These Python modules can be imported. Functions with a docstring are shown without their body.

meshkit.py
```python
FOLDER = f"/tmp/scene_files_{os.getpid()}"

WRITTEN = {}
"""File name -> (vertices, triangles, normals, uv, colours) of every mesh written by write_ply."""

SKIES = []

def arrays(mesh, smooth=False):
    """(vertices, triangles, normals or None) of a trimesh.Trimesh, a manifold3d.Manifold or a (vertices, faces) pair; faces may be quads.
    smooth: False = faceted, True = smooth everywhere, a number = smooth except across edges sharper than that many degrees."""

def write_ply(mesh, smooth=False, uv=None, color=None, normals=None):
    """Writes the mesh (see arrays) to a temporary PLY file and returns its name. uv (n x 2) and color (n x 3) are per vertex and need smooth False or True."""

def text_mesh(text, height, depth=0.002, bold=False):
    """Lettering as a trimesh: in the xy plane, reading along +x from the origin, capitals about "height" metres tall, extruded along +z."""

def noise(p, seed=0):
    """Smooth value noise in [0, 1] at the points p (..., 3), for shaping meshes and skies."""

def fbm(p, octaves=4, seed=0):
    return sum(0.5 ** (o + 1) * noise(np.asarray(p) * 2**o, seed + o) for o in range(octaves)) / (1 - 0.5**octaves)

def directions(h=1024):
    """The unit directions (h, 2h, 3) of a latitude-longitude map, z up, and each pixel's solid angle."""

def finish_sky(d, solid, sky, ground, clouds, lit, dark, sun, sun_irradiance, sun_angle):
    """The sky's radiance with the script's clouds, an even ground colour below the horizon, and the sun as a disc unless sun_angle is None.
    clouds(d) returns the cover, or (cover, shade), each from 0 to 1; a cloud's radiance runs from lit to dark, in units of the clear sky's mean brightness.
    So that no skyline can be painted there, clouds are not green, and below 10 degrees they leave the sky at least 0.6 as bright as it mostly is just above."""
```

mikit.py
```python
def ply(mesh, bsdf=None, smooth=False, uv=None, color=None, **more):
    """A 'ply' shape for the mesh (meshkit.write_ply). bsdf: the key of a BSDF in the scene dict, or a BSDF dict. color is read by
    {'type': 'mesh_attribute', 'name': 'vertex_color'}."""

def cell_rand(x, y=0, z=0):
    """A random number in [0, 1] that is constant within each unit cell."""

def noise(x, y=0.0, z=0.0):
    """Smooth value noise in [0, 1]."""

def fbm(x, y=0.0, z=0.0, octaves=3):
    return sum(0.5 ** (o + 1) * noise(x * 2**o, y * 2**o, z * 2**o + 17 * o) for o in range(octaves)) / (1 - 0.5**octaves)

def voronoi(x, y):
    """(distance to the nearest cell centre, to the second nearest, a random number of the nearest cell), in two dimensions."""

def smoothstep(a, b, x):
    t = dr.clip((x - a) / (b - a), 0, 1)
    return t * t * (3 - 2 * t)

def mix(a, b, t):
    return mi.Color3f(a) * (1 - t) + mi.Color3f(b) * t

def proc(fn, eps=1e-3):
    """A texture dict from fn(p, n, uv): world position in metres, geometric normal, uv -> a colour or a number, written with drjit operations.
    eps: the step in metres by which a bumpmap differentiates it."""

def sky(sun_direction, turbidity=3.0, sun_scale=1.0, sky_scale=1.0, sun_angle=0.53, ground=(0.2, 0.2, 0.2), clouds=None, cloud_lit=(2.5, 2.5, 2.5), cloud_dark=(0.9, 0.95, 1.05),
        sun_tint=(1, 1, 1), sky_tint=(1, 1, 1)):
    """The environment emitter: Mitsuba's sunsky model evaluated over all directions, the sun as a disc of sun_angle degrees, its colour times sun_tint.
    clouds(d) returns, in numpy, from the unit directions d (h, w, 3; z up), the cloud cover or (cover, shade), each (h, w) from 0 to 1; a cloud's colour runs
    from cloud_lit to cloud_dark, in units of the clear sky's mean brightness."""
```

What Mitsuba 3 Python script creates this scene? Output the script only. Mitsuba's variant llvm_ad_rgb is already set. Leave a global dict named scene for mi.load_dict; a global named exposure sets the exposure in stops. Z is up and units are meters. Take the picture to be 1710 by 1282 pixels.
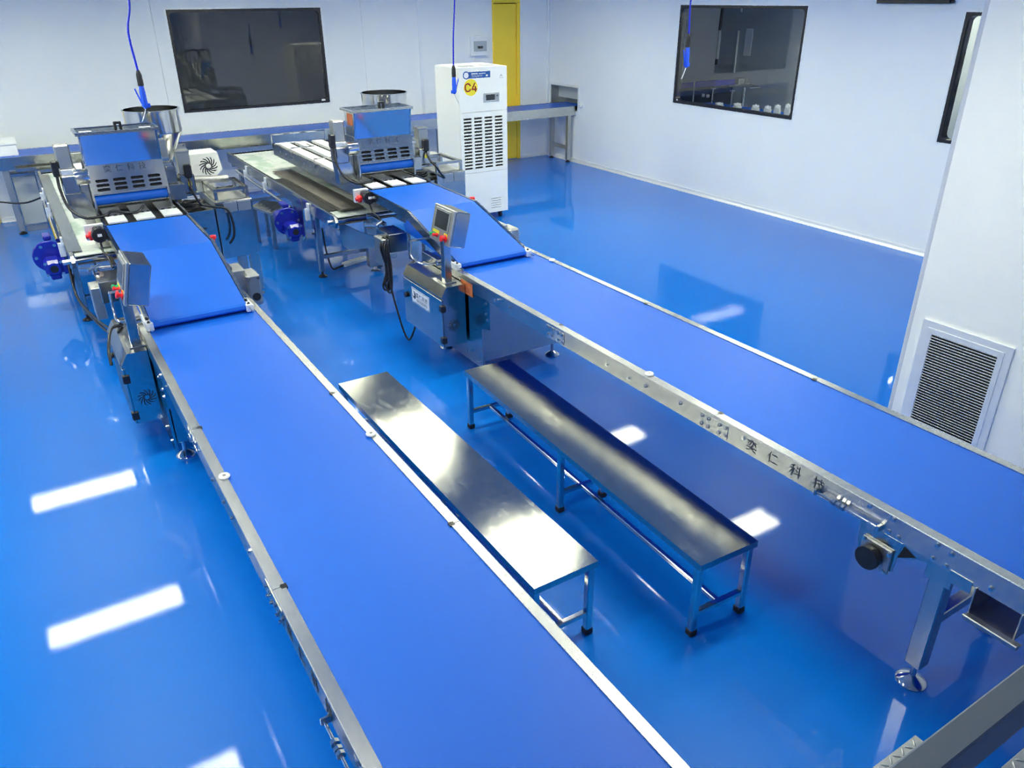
import math, random
import numpy as np, trimesh, mitsuba as mi, drjit as dr, mikit, meshkit
from shapely.geometry import Polygon, Point, box as sbox
from shapely.ops import unary_union
random.seed(7); np.random.seed(7)
T = mi.ScalarTransform4f
scene, labels = {'type': 'scene'}, {}

# ---------------------------------------------------------------- camera, light, exposure
F_PX, YAW, PITCH, ROLL, CAM_Z = 1293.88, 0.5550, -0.4651, -0.0076, 2.7115
fwd = np.array([math.sin(YAW)*math.cos(PITCH), math.cos(YAW)*math.cos(PITCH), math.sin(PITCH)])
right = np.array([math.cos(YAW), -math.sin(YAW), 0.0]); up = np.cross(right, fwd)
up = -math.sin(ROLL)*right + math.cos(ROLL)*up
eye = np.array([0.0, 0.0, CAM_Z])
scene['camera'] = {'type': 'perspective', 'fov': math.degrees(2*math.atan(1710/2/F_PX)), 'fov_axis': 'x',
                   'near_clip': 0.05, 'far_clip': 100.0,
                   'to_world': T().look_at(origin=eye.tolist(), target=(eye+fwd).tolist(), up=up.tolist())}
exposure = 2.47
LAMP = (6.8, 6.8, 5.0)
CEIL = 3.0
LAMPS = [(x, y) for y in (10.03, 7.33, 4.9, 2.3) for x in (-4.0, -0.27, 2.95, 6.1) if x < 3 or y > 4 or (x < 5 and y > 2)]

# ---------------------------------------------------------------- materials
def rgb(c): return {'type': 'rgb', 'value': [float(x) for x in c]}
def srgb(r, g, b): return tuple(((x/255+0.055)/1.055)**2.4 if x > 10 else x/255/12.92 for x in (r, g, b))
def mat(name, base, rough=0.5, metallic=0.0, two=True, **kw):
    m = {'type': 'principled', 'base_color': base if isinstance(base, dict) else rgb(base),
         'roughness': rough if isinstance(rough, dict) else float(rough), 'metallic': float(metallic), **kw}
    scene['mat_'+name] = {'type': 'twosided', 'bsdf': m} if two else m
    return 'mat_'+name
def brushed(p, n, uv):
    return mi.Float(0.040) + 0.025*mikit.noise(p.x*5, p.y*5, p.z*5)
def benchrough(p, n, uv):
    s = mikit.smoothstep(0.70, 0.78, mikit.noise(p.x*55+3*mikit.noise(p.y*9), p.y*15))
    return mi.Float(0.026) + 0.010*mikit.noise(p.x*5, p.y*5) + 0.006*s
def floorcol(p, n, uv):
    t = mikit.fbm(p.x*0.5, p.y*0.5, 0, 3)
    return mikit.mix((0.002, 0.140, 0.61), (0.003, 0.172, 0.68), t)
def wallcol(p, n, uv):
    t = mikit.noise(p.x*0.4, p.y*0.4, p.z*0.7)
    return mikit.mix((0.81, 0.84, 0.85), (0.83, 0.855, 0.86), t)
def ripple(p, n, uv):
    return (mikit.noise(p.x*2.6, p.y*2.6) + 0.35*mikit.noise(p.x*9, p.y*9))*0.00012
def milky(p, n, uv):
    t = mikit.smoothstep(0.45, 0.75, mikit.fbm(p.x*7, p.y*5, 0, 3))
    return mikit.mix((0.55, 0.59, 0.56), (0.36, 0.46, 0.40), t)
def scuffed(p, n, uv):
    t = mikit.fbm(p.x*6, p.y*3, 0, 4)
    return mikit.mix((0.10, 0.09, 0.08), (0.23, 0.21, 0.19), t)
P = mikit.proc
def metal(name, refl, alpha):
    scene['mat_'+name] = {'type': 'twosided', 'bsdf': {'type': 'roughconductor', 'material': 'none', 'specular_reflectance': rgb(refl), 'alpha': alpha}}
    return 'mat_'+name
STEEL = metal('steel', (0.55, 0.555, 0.53), P(brushed))
RAIL = metal('steel_rail', (0.60, 0.60, 0.57), 0.15)
STEELB = metal('steel_bench', (0.43, 0.435, 0.415), P(benchrough))
POLISH = mat('polished', (0.68, 0.68, 0.67), 0.10, 1.0)
DULL = mat('dull_steel', (0.50, 0.51, 0.50), 0.42, 1.0)
scene['mat_belt'] = {'type': 'twosided', 'bsdf': {'type': 'roughplastic', 'diffuse_reflectance': rgb((0.008, 0.128, 0.68)), 'alpha': 0.24, 'int_ior': 1.4, 'nonlinear': False}}
BELT = 'mat_belt'
WHITE = mat('white_plastic', (0.80, 0.82, 0.82), 0.35)
MILKY = mat('milky_slat', P(milky), 0.4)
SCUFF = mat('scuffed_sheet', P(scuffed), 0.42, 0.5)
CREAM = mat('cream_paint', (0.88, 0.89, 0.85), 0.38)
GREY = mat('grey_paint', (0.42, 0.46, 0.48), 0.4)
BLACK = mat('black_plastic', (0.012, 0.013, 0.018), 0.35)
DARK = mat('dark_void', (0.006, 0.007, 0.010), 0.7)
RUBBER = mat('rubber', (0.012, 0.012, 0.013), 0.6)
RED = mat('red_plastic', (0.75, 0.02, 0.025), 0.3)
GREEN = mat('green_plastic', (0.02, 0.35, 0.12), 0.3)
YELLOW = mat('yellow_plastic', (0.85, 0.72, 0.04), 0.4)
YDOOR = mat('yellow_paint', (0.97, 0.68, 0.04), 0.35)
MBLUE = mat('motor_blue', (0.006, 0.012, 0.32), 0.22, 0.0, clearcoat=0.8, clearcoat_gloss=0.9)
CBLUE = mat('cable_blue', (0.006, 0.02, 0.55), 0.35)
PLUGB = mat('plug_blue', (0.015, 0.09, 0.72), 0.35)
ORANGE = mat('orange_sticker', (0.62, 0.17, 0.05), 0.5)
STICK = mat('blue_sticker', (0.02, 0.09, 0.33), 0.4)
LABELW = mat('label_white', (0.78, 0.80, 0.84), 0.4)
INK = mat('ink', (0.02, 0.03, 0.05), 0.6)
REDINK = mat('red_ink', (0.25, 0.02, 0.01), 0.6)
SCREEN = mat('screen', (0.03, 0.035, 0.042), 0.12)
ALU = mat('aluminium_trim', (0.80, 0.83, 0.86), 0.4, 0.35)
PAINT = mat('platform_paint', (0.15, 0.175, 0.20), 0.45)
CHECK = mat('chequer_plate', (0.40, 0.42, 0.42), 0.4, 0.6)
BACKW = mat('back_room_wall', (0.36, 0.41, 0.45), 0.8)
WALL = mat('wall', P(wallcol), 0.42, 0.0, specular=0.4)
SIDEW = mat('wall_plain', (0.82, 0.85, 0.855), 0.5)
CEILM = mat('ceiling', (0.60, 0.61, 0.61), 0.6)
def floorbump(alpha):
    return {'type': 'roughplastic', 'diffuse_reflectance': P(floorcol), 'alpha': alpha, 'int_ior': 1.44, 'nonlinear': False}
scene['mat_floor'] = {'type': 'twosided', 'bsdf': {'type': 'bumpmap', 'arbitrary': P(ripple), 'scale': 1.0,
    'bsdf': {'type': 'blendbsdf', 'weight': 0.38, 'a': floorbump(0.004), 'b': floorbump(0.13)}}}
FLOOR = 'mat_floor'
scene['mat_glass'] = {'type': 'thindielectric', 'int_ior': 1.5}
GLASS = 'mat_glass'

# ---------------------------------------------------------------- mesh helpers
def box(x0, x1, y0, y1, z0, z1):
    m = trimesh.creation.box([x1-x0, y1-y0, z1-z0]); m.apply_translation([(x0+x1)/2, (y0+y1)/2, (z0+z1)/2]); return m
def bbox(x0, x1, y0, y1, z0, z1, b=0.004):
    """a box with chamfered edges"""
    c = np.array([(x0+x1)/2, (y0+y1)/2, (z0+z1)/2]); h = np.array([x1-x0, y1-y0, z1-z0])/2
    b = min(b, 0.45*h.min()); pts = []
    for s in np.ndindex(2, 2, 2):
        s = np.array(s)*2-1
        for k in range(3):
            q = h-b; q[k] = h[k]; pts.append(c+s*q)
    return trimesh.convex.convex_hull(np.array(pts))
def cyl(p0, p1, r, n=20):
    return trimesh.creation.cylinder(r, segment=[p0, p1], sections=n)
def cat(*ms):
    out = []
    for m in ms: out += list(m) if isinstance(m, (list, tuple)) else [m]
    return trimesh.util.concatenate(out)
def flip_fix(m):
    if m.volume < 0: m.invert()
    return m
def prism(poly, axis, a, b):
    """extrude a polygon (or ring list) along an axis: axis x takes (y,z), y takes (x,z), z takes (x,y)"""
    if not isinstance(poly, Polygon): poly = Polygon(poly)
    m = trimesh.creation.extrude_polygon(poly, b-a, engine='earcut'); v = m.vertices
    if axis == 'z': w = np.c_[v[:, 0], v[:, 1], v[:, 2]+a]
    elif axis == 'x': w = np.c_[v[:, 2]+a, v[:, 0], v[:, 1]]
    else: w = np.c_[v[:, 0], v[:, 2]+a, v[:, 1]]
    return flip_fix(trimesh.Trimesh(w, m.faces, process=False))
def lathe(prof, c=(0, 0, 0), axis='z', n=40):
    m = trimesh.creation.revolve(np.array(prof, float), sections=n); v = m.vertices
    if axis == 'x': v = np.c_[v[:, 2], v[:, 0], v[:, 1]]
    elif axis == 'y': v = np.c_[v[:, 1], v[:, 2], v[:, 0]]
    m = trimesh.Trimesh(v+np.array(c), m.faces, process=False)
    return flip_fix(m)
def smooth_path(pts, per=8):
    pts = np.array(pts, float); P0 = np.vstack([2*pts[0]-pts[1], pts, 2*pts[-1]-pts[-2]]); out = []
    for i in range(1, len(P0)-2):
        for t in np.linspace(0, 1, per, endpoint=False):
            a, b, c, d = P0[i-1:i+3]
            out.append(0.5*(2*b+(c-a)*t+(2*a-5*b+4*c-d)*t*t+(3*b-3*c+d-a)*t**3))
    return np.array(out+[pts[-1]])
def tube(pts, r, n=8, per=8):
    p = smooth_path(pts, per) if per else np.array(pts, float)
    t = np.gradient(p, axis=0); t /= np.linalg.norm(t, axis=1)[:, None]
    a = np.cross(t[0], [0.3, 0.2, 0.93]); a /= np.linalg.norm(a); V = []
    ang = np.linspace(0, 2*np.pi, n, endpoint=False)
    for q, d in zip(p, t):
        a = a-d*(a@d); a /= np.linalg.norm(a); b = np.cross(d, a)
        V.append(q+r*(np.cos(ang)[:, None]*a+np.sin(ang)[:, None]*b))
    V = np.vstack(V); F = []
    for i in range(len(p)-1):
        for k in range(n):
            q0, q1 = i*n+k, i*n+(k+1) % n
            F += [[q0, q1, q1+n], [q0, q1+n, q0+n]]
    e = len(p)-1
    for k in range(1, n-1): F += [[0, k+1, k], [e*n, e*n+k, e*n+k+1]]
    return trimesh.Trimesh(V, F, process=False)
def rot(m, axis, deg, about=(0, 0, 0)):
    m = m.copy(); m.apply_transform(trimesh.transformations.rotation_matrix(math.radians(deg), axis, about)); return m
def move(m, d): m = m.copy(); m.apply_translation(d); return m
def bolt(c, d, r=0.009, h=0.010):
    """a round-head bolt with a hexagon socket, pointing along d"""
    d = np.array(d, float); c = np.array(c, float)
    return cat(cyl(c-d*0.002, c+d*0.002, r*1.5, 12), trimesh.creation.cylinder(r, segment=[c, c+d*h], sections=6))

# ---------------------------------------------------------------- scene helpers
def key_for(base):
    if base not in scene and not any(k.startswith(base+'__') for k in scene) and base not in labels: return base
    i = 1
    while True:
        k = f'{base}_{i:03d}'
        if k not in scene and not any(q.startswith(k+'__') for q in scene) and k not in labels: return k
        i += 1
def thing(name, label, category, group=None):
    k = key_for(name); labels[k] = {'label': label, 'category': category}
    if group: labels[k]['group'] = group
    return k
def part(parent, name, mesh, m, smooth=False, label=None, kind=None, **kw):
    k = key_for(parent+'__'+name)
    scene[k] = mikit.ply(mesh, m, smooth=smooth, **kw)
    d = {}
    if label: d['label'] = label
    if kind: d['kind'] = kind
    if d: labels[k] = d
    return k
def same(parent, name, source, matrix):
    """one more piece that shares the source's mesh and material"""
    k = key_for(parent+'__'+name); scene[k] = {**scene[source], 'to_world': matrix}; return k
def whole(name, mesh, m, label, category, smooth=False, group=None, **kw):
    k = thing(name, label, category, group); scene[k] = mikit.ply(mesh, m, smooth=smooth, **kw); return k
def struct(name, mesh, m, label, category='wall', smooth=False):
    k = key_for(name); labels[k] = {'label': label, 'category': category, 'kind': 'structure'}
    if mesh is not None: scene[k] = mikit.ply(mesh, m, smooth=smooth)
    return k

# outlines of the four characters lettered on the machines (units: 120 to the em, centred)
GLYPH = {'奕':[[[(-55,-42),(-29,-36),(-20,-31),(-11,-20),(-54,-19),(-54,-11),(-8,-11),(-5,1),(-2,2),(-5,10),(10,12),(10,42),(-8,42),(-9,25),(-15,12),(-26,3),(-40,-2),(-44,5),(-32,9),(-20,20),(-17,29),(-17,41),(-53,42),(-53,50),(-4,50),(-8,61),(-2,63),(2,62),(9,50),(53,50),(53,42),(18,42),(18,6),(12,2),(4,2),(3,-6),(4,-11),(54,-11),(54,-19),(10,-20),(17,-29),(29,-36),(54,-41),(55,-43),(50,-50),(31,-46),(18,-40),(5,-28),(0,-19),(-14,-37),(-25,-43),(-51,-50)]],[[(24,32),(28,36),(32,36),(44,24),(50,14),(42,11)]],[[(-52,17),(-35,37),(-27,35),(-33,25),(-45,13)]]],'仁':[[[(-20,-32),(54,-32),(54,-41),(-20,-41)]],[[(-13,41),(49,41),(49,32),(-13,32)]],[[(-56,11),(-38,33),(-25,61),(-16,59),(-29,31),(-29,-49),(-38,-49),(-38,15),(-49,3)]]],'科':[[[(-7,-26),(-9,-17),(-6,-16),(31,-11),(31,61),(40,62),(40,-8),(55,-7),(56,-13),(56,-15),(40,-18),(40,-49),(31,-49),(31,-20)]],[[(1,47),(7,53),(26,36),(19,31)]],[[(-4,16),(0,21),(3,21),(23,4),(16,-1)]],[[(-56,-21),(-36,18),(-55,19),(-55,27),(-35,28),(-35,45),(-51,43),(-53,50),(-15,60),(-10,52),(-26,48),(-26,29),(-8,27),(-8,19),(-26,18),(-9,-5),(-15,-11),(-23,4),(-26,5),(-26,-49),(-35,-49),(-35,0),(-51,-27)]]],'技':[[[(-53,-11),(-55,-2),(-39,3),(-39,29),(-54,29),(-54,37),(-39,37),(-38,62),(-30,62),(-29,37),(-16,37),(-15,42),(13,42),(14,62),(23,61),(23,42),(51,42),(51,34),(23,33),(23,16),(45,16),(49,14),(43,-3),(25,-26),(43,-38),(55,-41),(50,-50),(29,-41),(18,-33),(-14,-49),(-17,-49),(-21,-43),(-21,-41),(-5,-36),(10,-27),(-1,-10),(-8,7),(-12,8),(-12,16),(14,16),(14,34),(-15,34),(-16,29),(-30,28),(-30,5),(-16,8),(-15,0),(-30,-4),(-30,-44),(-32,-47),(-51,-49),(-53,-41),(-39,-40),(-39,-8)],[(2,8),(7,-7),(18,-20),(29,-9),(37,7)]]]}
def glyph(ch, size, thick):
    """one character lying in the xy plane, reading along +x, raised along +z"""
    ms = [trimesh.creation.extrude_polygon(Polygon(r[0], r[1:]).buffer(0), thick, engine='earcut') for r in GLYPH[ch]]
    m = cat(ms); m.apply_scale([size/112, size/112, 1]); return m
def frame(o, ex, ez):
    """matrix whose x axis is ex, z axis ez, origin o"""
    ex, ez = np.array(ex, float), np.array(ez, float); ex /= np.linalg.norm(ex); ez /= np.linalg.norm(ez)
    M = np.eye(4); M[:3, 0], M[:3, 1], M[:3, 2], M[:3, 3] = ex, np.cross(ez, ex), ez, o; return M
def put(m, M): m = m.copy(); m.apply_transform(M); return m

# ================================================================ THE SETTING
XW, YW, XL, YF = 8.564, 12.485, -6.6, -3.6
struct('floor', box(XL-.1, 12.2, YF-.1, 17.2, -0.1, 0.0), FLOOR, 'glossy bright blue epoxy floor with soft lamp reflections', 'floor')
struct('ceiling', box(XL-.1, XW+.1, YF-.1, YW+.1, CEIL, CEIL+.1), CEILM, 'flat white panel ceiling above the machines', 'ceiling')
struct('wall_left', box(XL-.1, XL, YF, YW, 0, CEIL), SIDEW, 'plain pale wall on the left side of the room')
struct('wall_front', box(XL-.1, XW+.1, YF-.1, YF, 0, CEIL), SIDEW, 'plain pale wall behind the viewer')
W1 = (2.21, 4.403, 1.219, 2.564); DOOR = (7.403, 7.94, 0.0, 2.66); W2 = (6.942, 9.16, 1.252, 2.569); W3 = (2.76, 4.97, 1.246, 2.526); HATCH = (11.55, 12.385, 0.87, 1.262)
wb = struct('wall_back', None, None, 'pale sandwich panel wall at the far end with one dark window')
for a, b, hole in ((XL, 2.02, None), (2.023, 5.043, W1), (5.047, 6.02, None), (6.023, 8.0, DOOR), (8.003, XW, None)):
    pg = sbox(a, 0, b, CEIL)
    if hole: pg = pg.difference(sbox(hole[0], hole[2]-(.01 if hole is DOOR else 0), hole[1], hole[3]))
    part(wb, 'panel', prism(pg, 'y', YW, YW+.1), WALL)
part(wb, 'joint', box(XL, XW, YW+.004, YW+.006, 0, 1.2), GREY)
part(wb, 'joint', box(5.03, 5.06, YW+.004, YW+.006, 0, CEIL), GREY)
wr = struct('wall_right', None, None, 'pale sandwich panel wall on the right with dark window and hatch')
for a, b, hole in ((2.6, 6.2, (W3,)), (6.2, YW, (W2, HATCH))):
    pg = sbox(a, 0, b, CEIL)
    for h in hole: pg = pg.difference(sbox(h[0], h[2], h[1], h[3]))
    part(wr, 'panel', prism(pg, 'x', XW, XW+.1), WALL)
PX, PY = 4.70, 2.61
wp = struct('wall_partition', None, None, 'pale rounded partition wall at the right edge holding a white vent')
part(wp, 'panel', box(PX, PX+.1, YF, PY, 0, CEIL), WALL)
part(wp, 'panel', box(PX+.05, XW, PY-.05, PY+.05, 0, CEIL), WALL)
qc = [(PX+.05+.05*math.cos(t), PY+.05*math.sin(t)) for t in np.linspace(math.pi/2, math.pi, 14)]
part(wp, 'corner_trim', prism([(PX+.05, PY)]+qc, 'z', 0, CEIL), mat('corner_grey', (0.50, 0.53, 0.60), 0.45), smooth=40, label='rounded aluminium corner trim')
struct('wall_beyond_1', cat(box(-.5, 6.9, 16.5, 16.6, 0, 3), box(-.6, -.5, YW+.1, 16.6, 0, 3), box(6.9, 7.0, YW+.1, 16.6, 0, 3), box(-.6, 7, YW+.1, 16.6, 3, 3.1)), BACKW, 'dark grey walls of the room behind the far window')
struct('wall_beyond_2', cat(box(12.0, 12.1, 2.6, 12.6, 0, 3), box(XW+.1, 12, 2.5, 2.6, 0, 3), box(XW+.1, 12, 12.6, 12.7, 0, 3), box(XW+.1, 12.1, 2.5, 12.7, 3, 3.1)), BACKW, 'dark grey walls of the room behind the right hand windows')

def ring2(x0, z0, x1, z1, w, r):
    inner = sbox(x0+w+r, z0+w+r, x1-w-r, z1-w-r).buffer(r, quad_segs=6)
    return sbox(x0, z0, x1, z1).difference(inner)
def window(key, axis, rect, at, label):
    k = struct(key, None, None, label, 'window')
    a0, a1, z0, z1 = rect
    part(k, 'window_frame', prism(ring2(a0, z0, a1, z1, .035, .06), axis, at-.003, at+.10), BLACK, label='black glass border')
    edge = sbox(a0-.018, z0-.018, a1+.018, z1+.018).difference(sbox(a0, z0, a1, z1))
    part(k, 'edge_trim', prism(edge, axis, at-.004, at+.002), ALU)
    v = [(a0+.02, z0+.02), (a1-.02, z0+.02), (a1-.02, z1-.02), (a0+.02, z1-.02)]
    V = [(x, at+.012, z) if axis == 'y' else (at+.012, x, z) for x, z in v]
    part(k, 'pane', trimesh.Trimesh(V, [[0, 1, 2], [0, 2, 3]], process=False), GLASS)
    return k
w1 = window('window_1', 'y', W1, YW, 'wide dark observation window in the far wall')
part(w1, 'sticker', box(4.27, 4.33, YW-.005, YW-.003, 1.25, 1.275), LABELW, label='tiny white sticker in the lower corner')
w2 = window('window_2', 'x', W2, XW, 'wide dark observation window in the right hand wall')
part(w2, 'sticker', box(XW-.005, XW-.003, 9.06, 9.09, 1.29, 1.31), LABELW)
window('window_3', 'x', W3, XW, 'dark window mostly hidden behind the partition at the right')

d1 = struct('door_1', None, None, 'yellow door in the far wall behind the tall white dehumidifier', 'door')
part(d1, 'leaf', bbox(7.42, 7.872, YW-.01, YW+.03, 0.012, 2.58), YDOOR)
part(d1, 'jamb', bbox(7.88, 7.945, YW-.03, YW+.05, 0, 2.59), YDOOR)
part(d1, 'jamb', bbox(7.398, 7.415, YW-.03, YW+.05, 0, 2.59), YDOOR)
part(d1, 'header', bbox(7.398, 7.945, YW-.03, YW+.05, 2.592, 2.665), YDOOR)
d2 = struct('door_2', None, None, 'yellow door frame at the left edge of the photo', 'door')
part(d2, 'jamb', bbox(-.55, -.40, YW-.06, YW-.005, 0, 2.6), YDOOR)
part(d2, 'leaf', bbox(-1.3, -.56, YW-.04, YW-.005, .01, 2.6), YDOOR)
cove = [(0, 0), (.035, 0), (.030, .012), (.016, .03), (.010, .06), (0, .062)]
struct('baseboard_right', prism([(XW-a, b) for a, b in cove], 'y', PY+.06, YW), ALU, 'white coved aluminium skirting along the right wall', 'skirting')
bb = struct('baseboard_back', None, None, 'white coved skirting along the far wall', 'skirting')
part(bb, 'length', prism([(YW-a, b) for a, b in cove], 'x', -.38, 7.39), ALU)
part(bb, 'length', prism([(YW-a, b) for a, b in cove], 'x', 7.95, XW-.03), ALU)
struct('trim_1', bbox(XW-.045, XW, YW-.045, YW, .06, CEIL), ALU, 'white corner moulding where far and right walls meet', 'trim')
struct('trim_2', bbox(6.0, 6.05, YW-.012, YW, .06, CEIL), ALU, 'white vertical strip on the far wall left of the dehumidifier', 'trim')

# lamps of the ceiling
for x, y in LAMPS:
        k = thing('ceiling_lamp', 'long white light panel set flush in the ceiling', 'lamp', 'light panels in the ceiling')
        hx, hy = .62, .165
        part(k, 'lamp_frame', prism(sbox(x-hx-.02, y-hy-.02, x+hx+.02, y+hy+.02).difference(sbox(x-hx, y-hy, x+hx, y+hy)), 'z', CEIL-.02, CEIL), ALU)
        part(k, 'diffuser', trimesh.Trimesh([(x-hx, y-hy, CEIL-.012), (x-hx, y+hy, CEIL-.012), (x+hx, y+hy, CEIL-.012), (x+hx, y-hy, CEIL-.012)], [[0, 1, 2], [0, 2, 3]], process=False), WHITE,
             emitter={'type': 'area', 'radiance': rgb(LAMP)})

# hatch in the right wall and the vent of the partition
hk = thing('wall_hatch', 'square opening in the right wall that swallows the end of the back conveyor', 'hatch')
y0, y1, z0, z1 = HATCH
part(hk, 'hatch_frame', prism(sbox(y0-.035, z0-.035, y1+.035, z1+.035).difference(sbox(y0, z0, y1, z1)), 'x', XW-.012, XW), ALU)
part(hk, 'lining', prism(sbox(y0, z0, y1, z1).difference(sbox(y0+.012, z0+.012, y1-.012, z1-.012)), 'x', XW, XW+.35), DULL)
part(hk, 'flap', box(XW+.16, XW+.17, y0+.015, y1-.015, z0+.17, z1-.015), GREY, label='grey flap')
part(hk, 'latch', lathe([(0, 0), (.022, 0), (.03, .02), (.026, .045), (0, .05)], (XW, y0-.10, z0+.11), 'x', 16), WHITE, smooth=40, label='white round latch')
scene[hk+'__latch'] = mikit.ply(bbox(XW-.045, XW-.0, y0-.14, y0-.06, z0+.085, z0+.135, .012), WHITE)

vk = thing('air_vent', 'white louvred return air vent low on the partition wall', 'air vent')
vy0, vy1, vz0, vz1 = 1.966, 2.535, .10, .838
part(vk, 'vent_frame', prism(sbox(vy0, vz0, vy1, vz1).difference(sbox(vy0+.075, vz0+.03, vy1-.075, vz1-.075)), 'x', PX-.016, PX), ALU)
inner = sbox(vy0+.043, vz0+.03, vy1-.043, vz1-.043).difference(sbox(vy0+.075, vz0+.05, vy1-.075, vz1-.075))
part(vk, 'inner_frame', prism(inner, 'x', PX-.021, PX-.0155), ALU)
part(vk, 'backing', box(PX-.004, PX-.001, vy0+.07, vy1-.07, vz0+.03, vz1-.07), DARK)
sl, n = None, 34
blade = rot(bbox(-.009, .009, vy0+.074, vy1-.074, -.0016, .0016, .001), [0, 1, 0], 35)
for i in range(n):
    z = vz0+.045+(vz1-.083-vz0-.045)*i/(n-1)
    if sl is None: sl = part(vk, 'slat', blade, WHITE); scene[sl]['to_world'] = T().translate([PX-.012, 0, z])
    else: same(vk, 'slat', sl, T().translate([PX-.012, 0, z]))

sk = thing('wall_display', 'dark flat display box high on the right wall cut by the top of the photo', 'display')
part(sk, 'case', bbox(XW-.07, XW, 5.135, 5.98, 2.60, 2.86, .006), BLACK)
part(sk, 'screen', box(XW-.074, XW-.0705, 5.17, 5.95, 2.63, 2.84), SCREEN)
part(sk, 'knob', lathe([(0, 0), (.016, 0), (.016, .03), (0, .03)], (XW-.04, 5.10, 2.62), 'y', 12), BLACK, smooth=40)

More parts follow.
